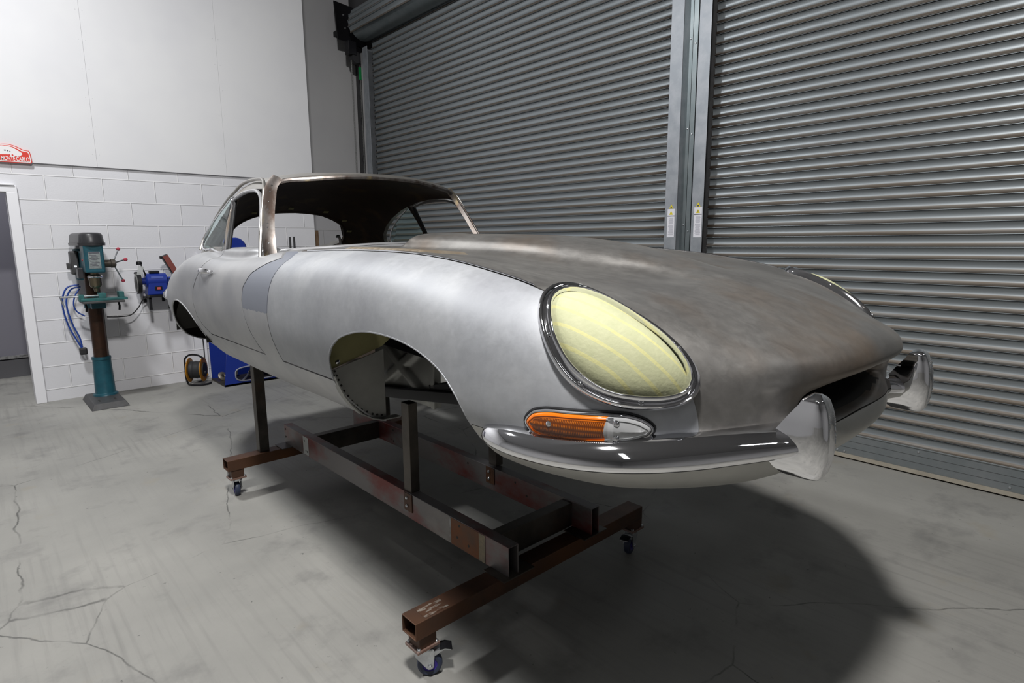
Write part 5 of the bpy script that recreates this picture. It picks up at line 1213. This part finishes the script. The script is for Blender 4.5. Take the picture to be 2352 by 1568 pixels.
BB = MB().box(-.024, .028, -.0385, -.034, -.118, .124); BB.v = [tuple(Rm@Vector(v)+Vector((.140, -.05, 1.27))) for v in BB.v]; BB.build('sanding_belt', M['belt'], GR, smooth=False)
MB().cyl((.045, -.05, 1.365), (.075, -.05, 1.365), .014, 12).build('belt_knob', M['black'], GR)
MB().prism([(.11, 1.15), (.165, 1.17), (.175, 1.10), (.155, 1.06)], 'y', -.06, .04).build('belt_housing', M['black'], GR, smooth=False)
for x in (-.085, .085):
    b = MB(); b.box(x-.012, x+.012, -.09, .168, .945, .965); b.box(x-.014, x+.014, .150, .168, .90, .965); b.box(x-.012, x+.012, -.09, -.07, .84, .965)
    b.build('wall_bracket', M['black'], GR, smooth=False, bevel=.003)
CG = empty('grinder_cable', (1.3, 6.95, .95)); tag(CG, 'thin black cable sagging from the blue grinder to the pillar drill', 'cable')
MB().tube(curve3([(.06,0,.02),(.0,0,.0),(-.06,.0,-.09),(-.13,.0,-.155),(-.22,.0,-.165),(-.33,.02,-.16)], 40), .0055, 8).build('cable_run', M['rubber'], CG)

# ================================================================== CABLE REEL
RE = empty('cable_reel', (1.70, 6.84, 0), math.radians(-32)); tag(RE, 'orange cable reel with a black frame on the floor by the wall', 'cable reel')
for x in (-.075, .06):
    MB().lathe([(.05, x), (.122, x-.003), (.130, x), (.130, x+.006), (.122, x+.008), (.05, x+.006)], (0, 0, .165), (1, 0, 0), 36).build('reel_flange', M['yellow'], RE)
MB().lathe([(.088, -.07), (.094, -.05), (.088, -.03), (.095, -.01), (.089, .015), (.094, .035), (.086, .055)], (0, 0, .165), (1, 0, 0), 28).build('wound_cable', M['rubber'], RE)
MB().lathe([(.01, .08), (.074, .078), (.078, .072), (.078, .064), (.05, .06)], (0, 0, .165), (1, 0, 0), 28).build('socket_face', M['rubber'], RE)
MB().lathe([(.018, .079), (.016, .086), (.002, .087)], (0, -.01, .135), (1, 0, 0), 12).build('socket', M['darkgrey'], RE)
MB().lathe([(.012, .068), (.012, .082), (.002, .084)], (0, .075, .09), (1, 0, 0), 12).build('reel_knob', M['yellow'], RE)
MB().tube(curve3([(.08,-.05,.30),(.03,-.03,.325),(-.07,.0,.325),(-.11,0,.29),(-.115,0,.20),(-.115,0,.07),(-.10,0,.012),(-.04,-.06,.011),(.06,-.07,.011),(.11,-.03,.011),(.12,.02,.011)], 60), .010, 8).build('reel_stand', M['black'], RE)
MB().cyl((-.115, 0, .165), (.07, 0, .165), .010, 10).build('reel_axle', M['black'], RE)
WC = empty('wall_cable', (1.845, 7.08, 0)); tag(WC, 'black cable running down the block wall to the orange reel', 'cable')
MB().tube(curve3([(-.005,0,1.2),(.0,0,.6),(.0,0,.25),(-.02,-.02,.06),(-.06,-.10,.010),(-.12,-.14,.010)], 50), .0055, 8).build('cable_drop', M['rubber'], WC)
MB().box(.012, .034, -.001, .016, .03, 1.4).build('conduit', M['jamb'], WC, smooth=False)

# ================================================================== BLUE MACHINE behind the car
BM = empty('blue_bandsaw', (2.13, 6.735, 0)); tag(BM, 'blue workshop machine with an open oval base, half hidden behind the car', 'workshop machine')
b = MB()
out = [(-.265,.0),(.40,.0),(.40,.80),(-.20,.80),(-.215,.40)]; 
# front panel with a rounded slot: built as a ring of quads
def slot(n=40):
    P = []
    for k in range(n):
        a = 2*PI*k/n; c_, s_ = math.cos(a), math.sin(a); P.append((.085+.235*math.copysign(abs(c_)**.55, c_), .115+.078*math.copysign(abs(s_)**.55, s_)))
    return P
S_ = slot(); inner = prism_obj(S_, 'y', -.4, -.0); fp = MB().prism(out, 'y', -.235, -.222).build('base_panel', M['blue'], BM, smooth=False)
inner.parent = BM; bpy.context.view_layer.update(); boolean(fp, inner); kill(inner)
MB().tube([(x, -.237, z) for x, z in S_], .007, 8, closed=True).build('slot_edge', mat('pale_slot_edge', (.24,.25,.30), .5), fp)
MB().prism([(-.235,.0),(.20,.0),(.20,.80),(-.235,.80)], 'x', .385, .40).build('side_panel', M['blue'], BM, smooth=False)
MB().box(-.262, .40, .205, .22, .0, .82).build('back_panel', M['blue'], BM, smooth=False)
MB().box(-.262, .40, -.235, .22, .0, .022).build('base_tray', M['darksteel'], BM, smooth=False)
MB().box(-.20, .40, -.235, .22, .80, .83).build('machine_deck', M['blue'], BM, smooth=False)
MB().box(.02, .18, .02, .20, .83, 1.36).build('machine_column', M['blue'], BM, smooth=False, bevel=.01)
MB().lathe([(.02, -.07), (.10, -.075), (.115, -.06), (.115, .06), (.10, .075), (.02, .07)], (.035, .06, 1.45), (0, 1, 0), 36).build('wheel_housing', M['blue'], BM)
for (x, y, z, r, t) in ((-.195, .05, .085, .050, .35), (-.07, .13, .085, .055, -.3), (.10, .0, .06, .045, .2)):
    k = empty('steel_disc', (2.13+x, 6.735+y, .0225)); tag(k, {.050: 'grooved steel disc at the open end of the blue machine base', .055: 'steel disc standing behind the upright of the blue machine', .045: 'small steel disc seen through the oval slot of the blue machine'}[r], 'disc', 'steel discs stored in the blue machine base')
    d_ = Vector((math.sin(t), -math.cos(t), .55)).normalized(); c0 = Vector((0, 0, r*.87))
    MB().lathe([(.012, -.012), (r, -.012), (r*1.02, -.008), (r, 0), (r*.8, .006), (r*.45, .010), (.018, .006), (.012, .004)], c0, d_, 28).build('disc_body', mat('dull_disc_steel', (.30,.27,.24), .4, .8), k)
    MB().cyl(c0+d_*-.005, c0+d_*.012, .013, 14).build('disc_hub', HO, k)
RD = MB().tube([(2.06, 6.54, .035), (2.12, 6.58, .070), (2.17, 6.63, .105)], .010, 10).build('steel_rod', M['zinc'], None); tag(RD, 'short bright steel rod leaning in the oval slot of the blue base', 'rod')
TR = MB(); TR.box(2.64, 2.92, 6.42, 6.58, 0, .07); TR = TR.build('dark_tray', M['darksteel'], None, smooth=False, bevel=.01); tag(TR, 'dark metal tray on the floor right of the blue machine', 'tray')
# timber post and two dark bars by the corner
WP = MB().box(3.33, 3.47, 7.50, 7.58, 0, 1.665).build('timber_post', M['wood'], None, smooth=False, bevel=.004); tag(WP, 'weathered timber post standing in the recess behind the car roof', 'timber post')
for i, (x, h) in enumerate(((2.875, 1.575), (2.925, 1.578))):
    o = MB().box(x-.010, x+.010, 6.99, 7.01, 0, h).build('steel_bar', M['darkgrey'], None, smooth=False); tag(o, ('left' if i == 0 else 'right')+' one of two dark upright bars seen through the rear window opening', 'bar', 'upright dark bars by the block wall')
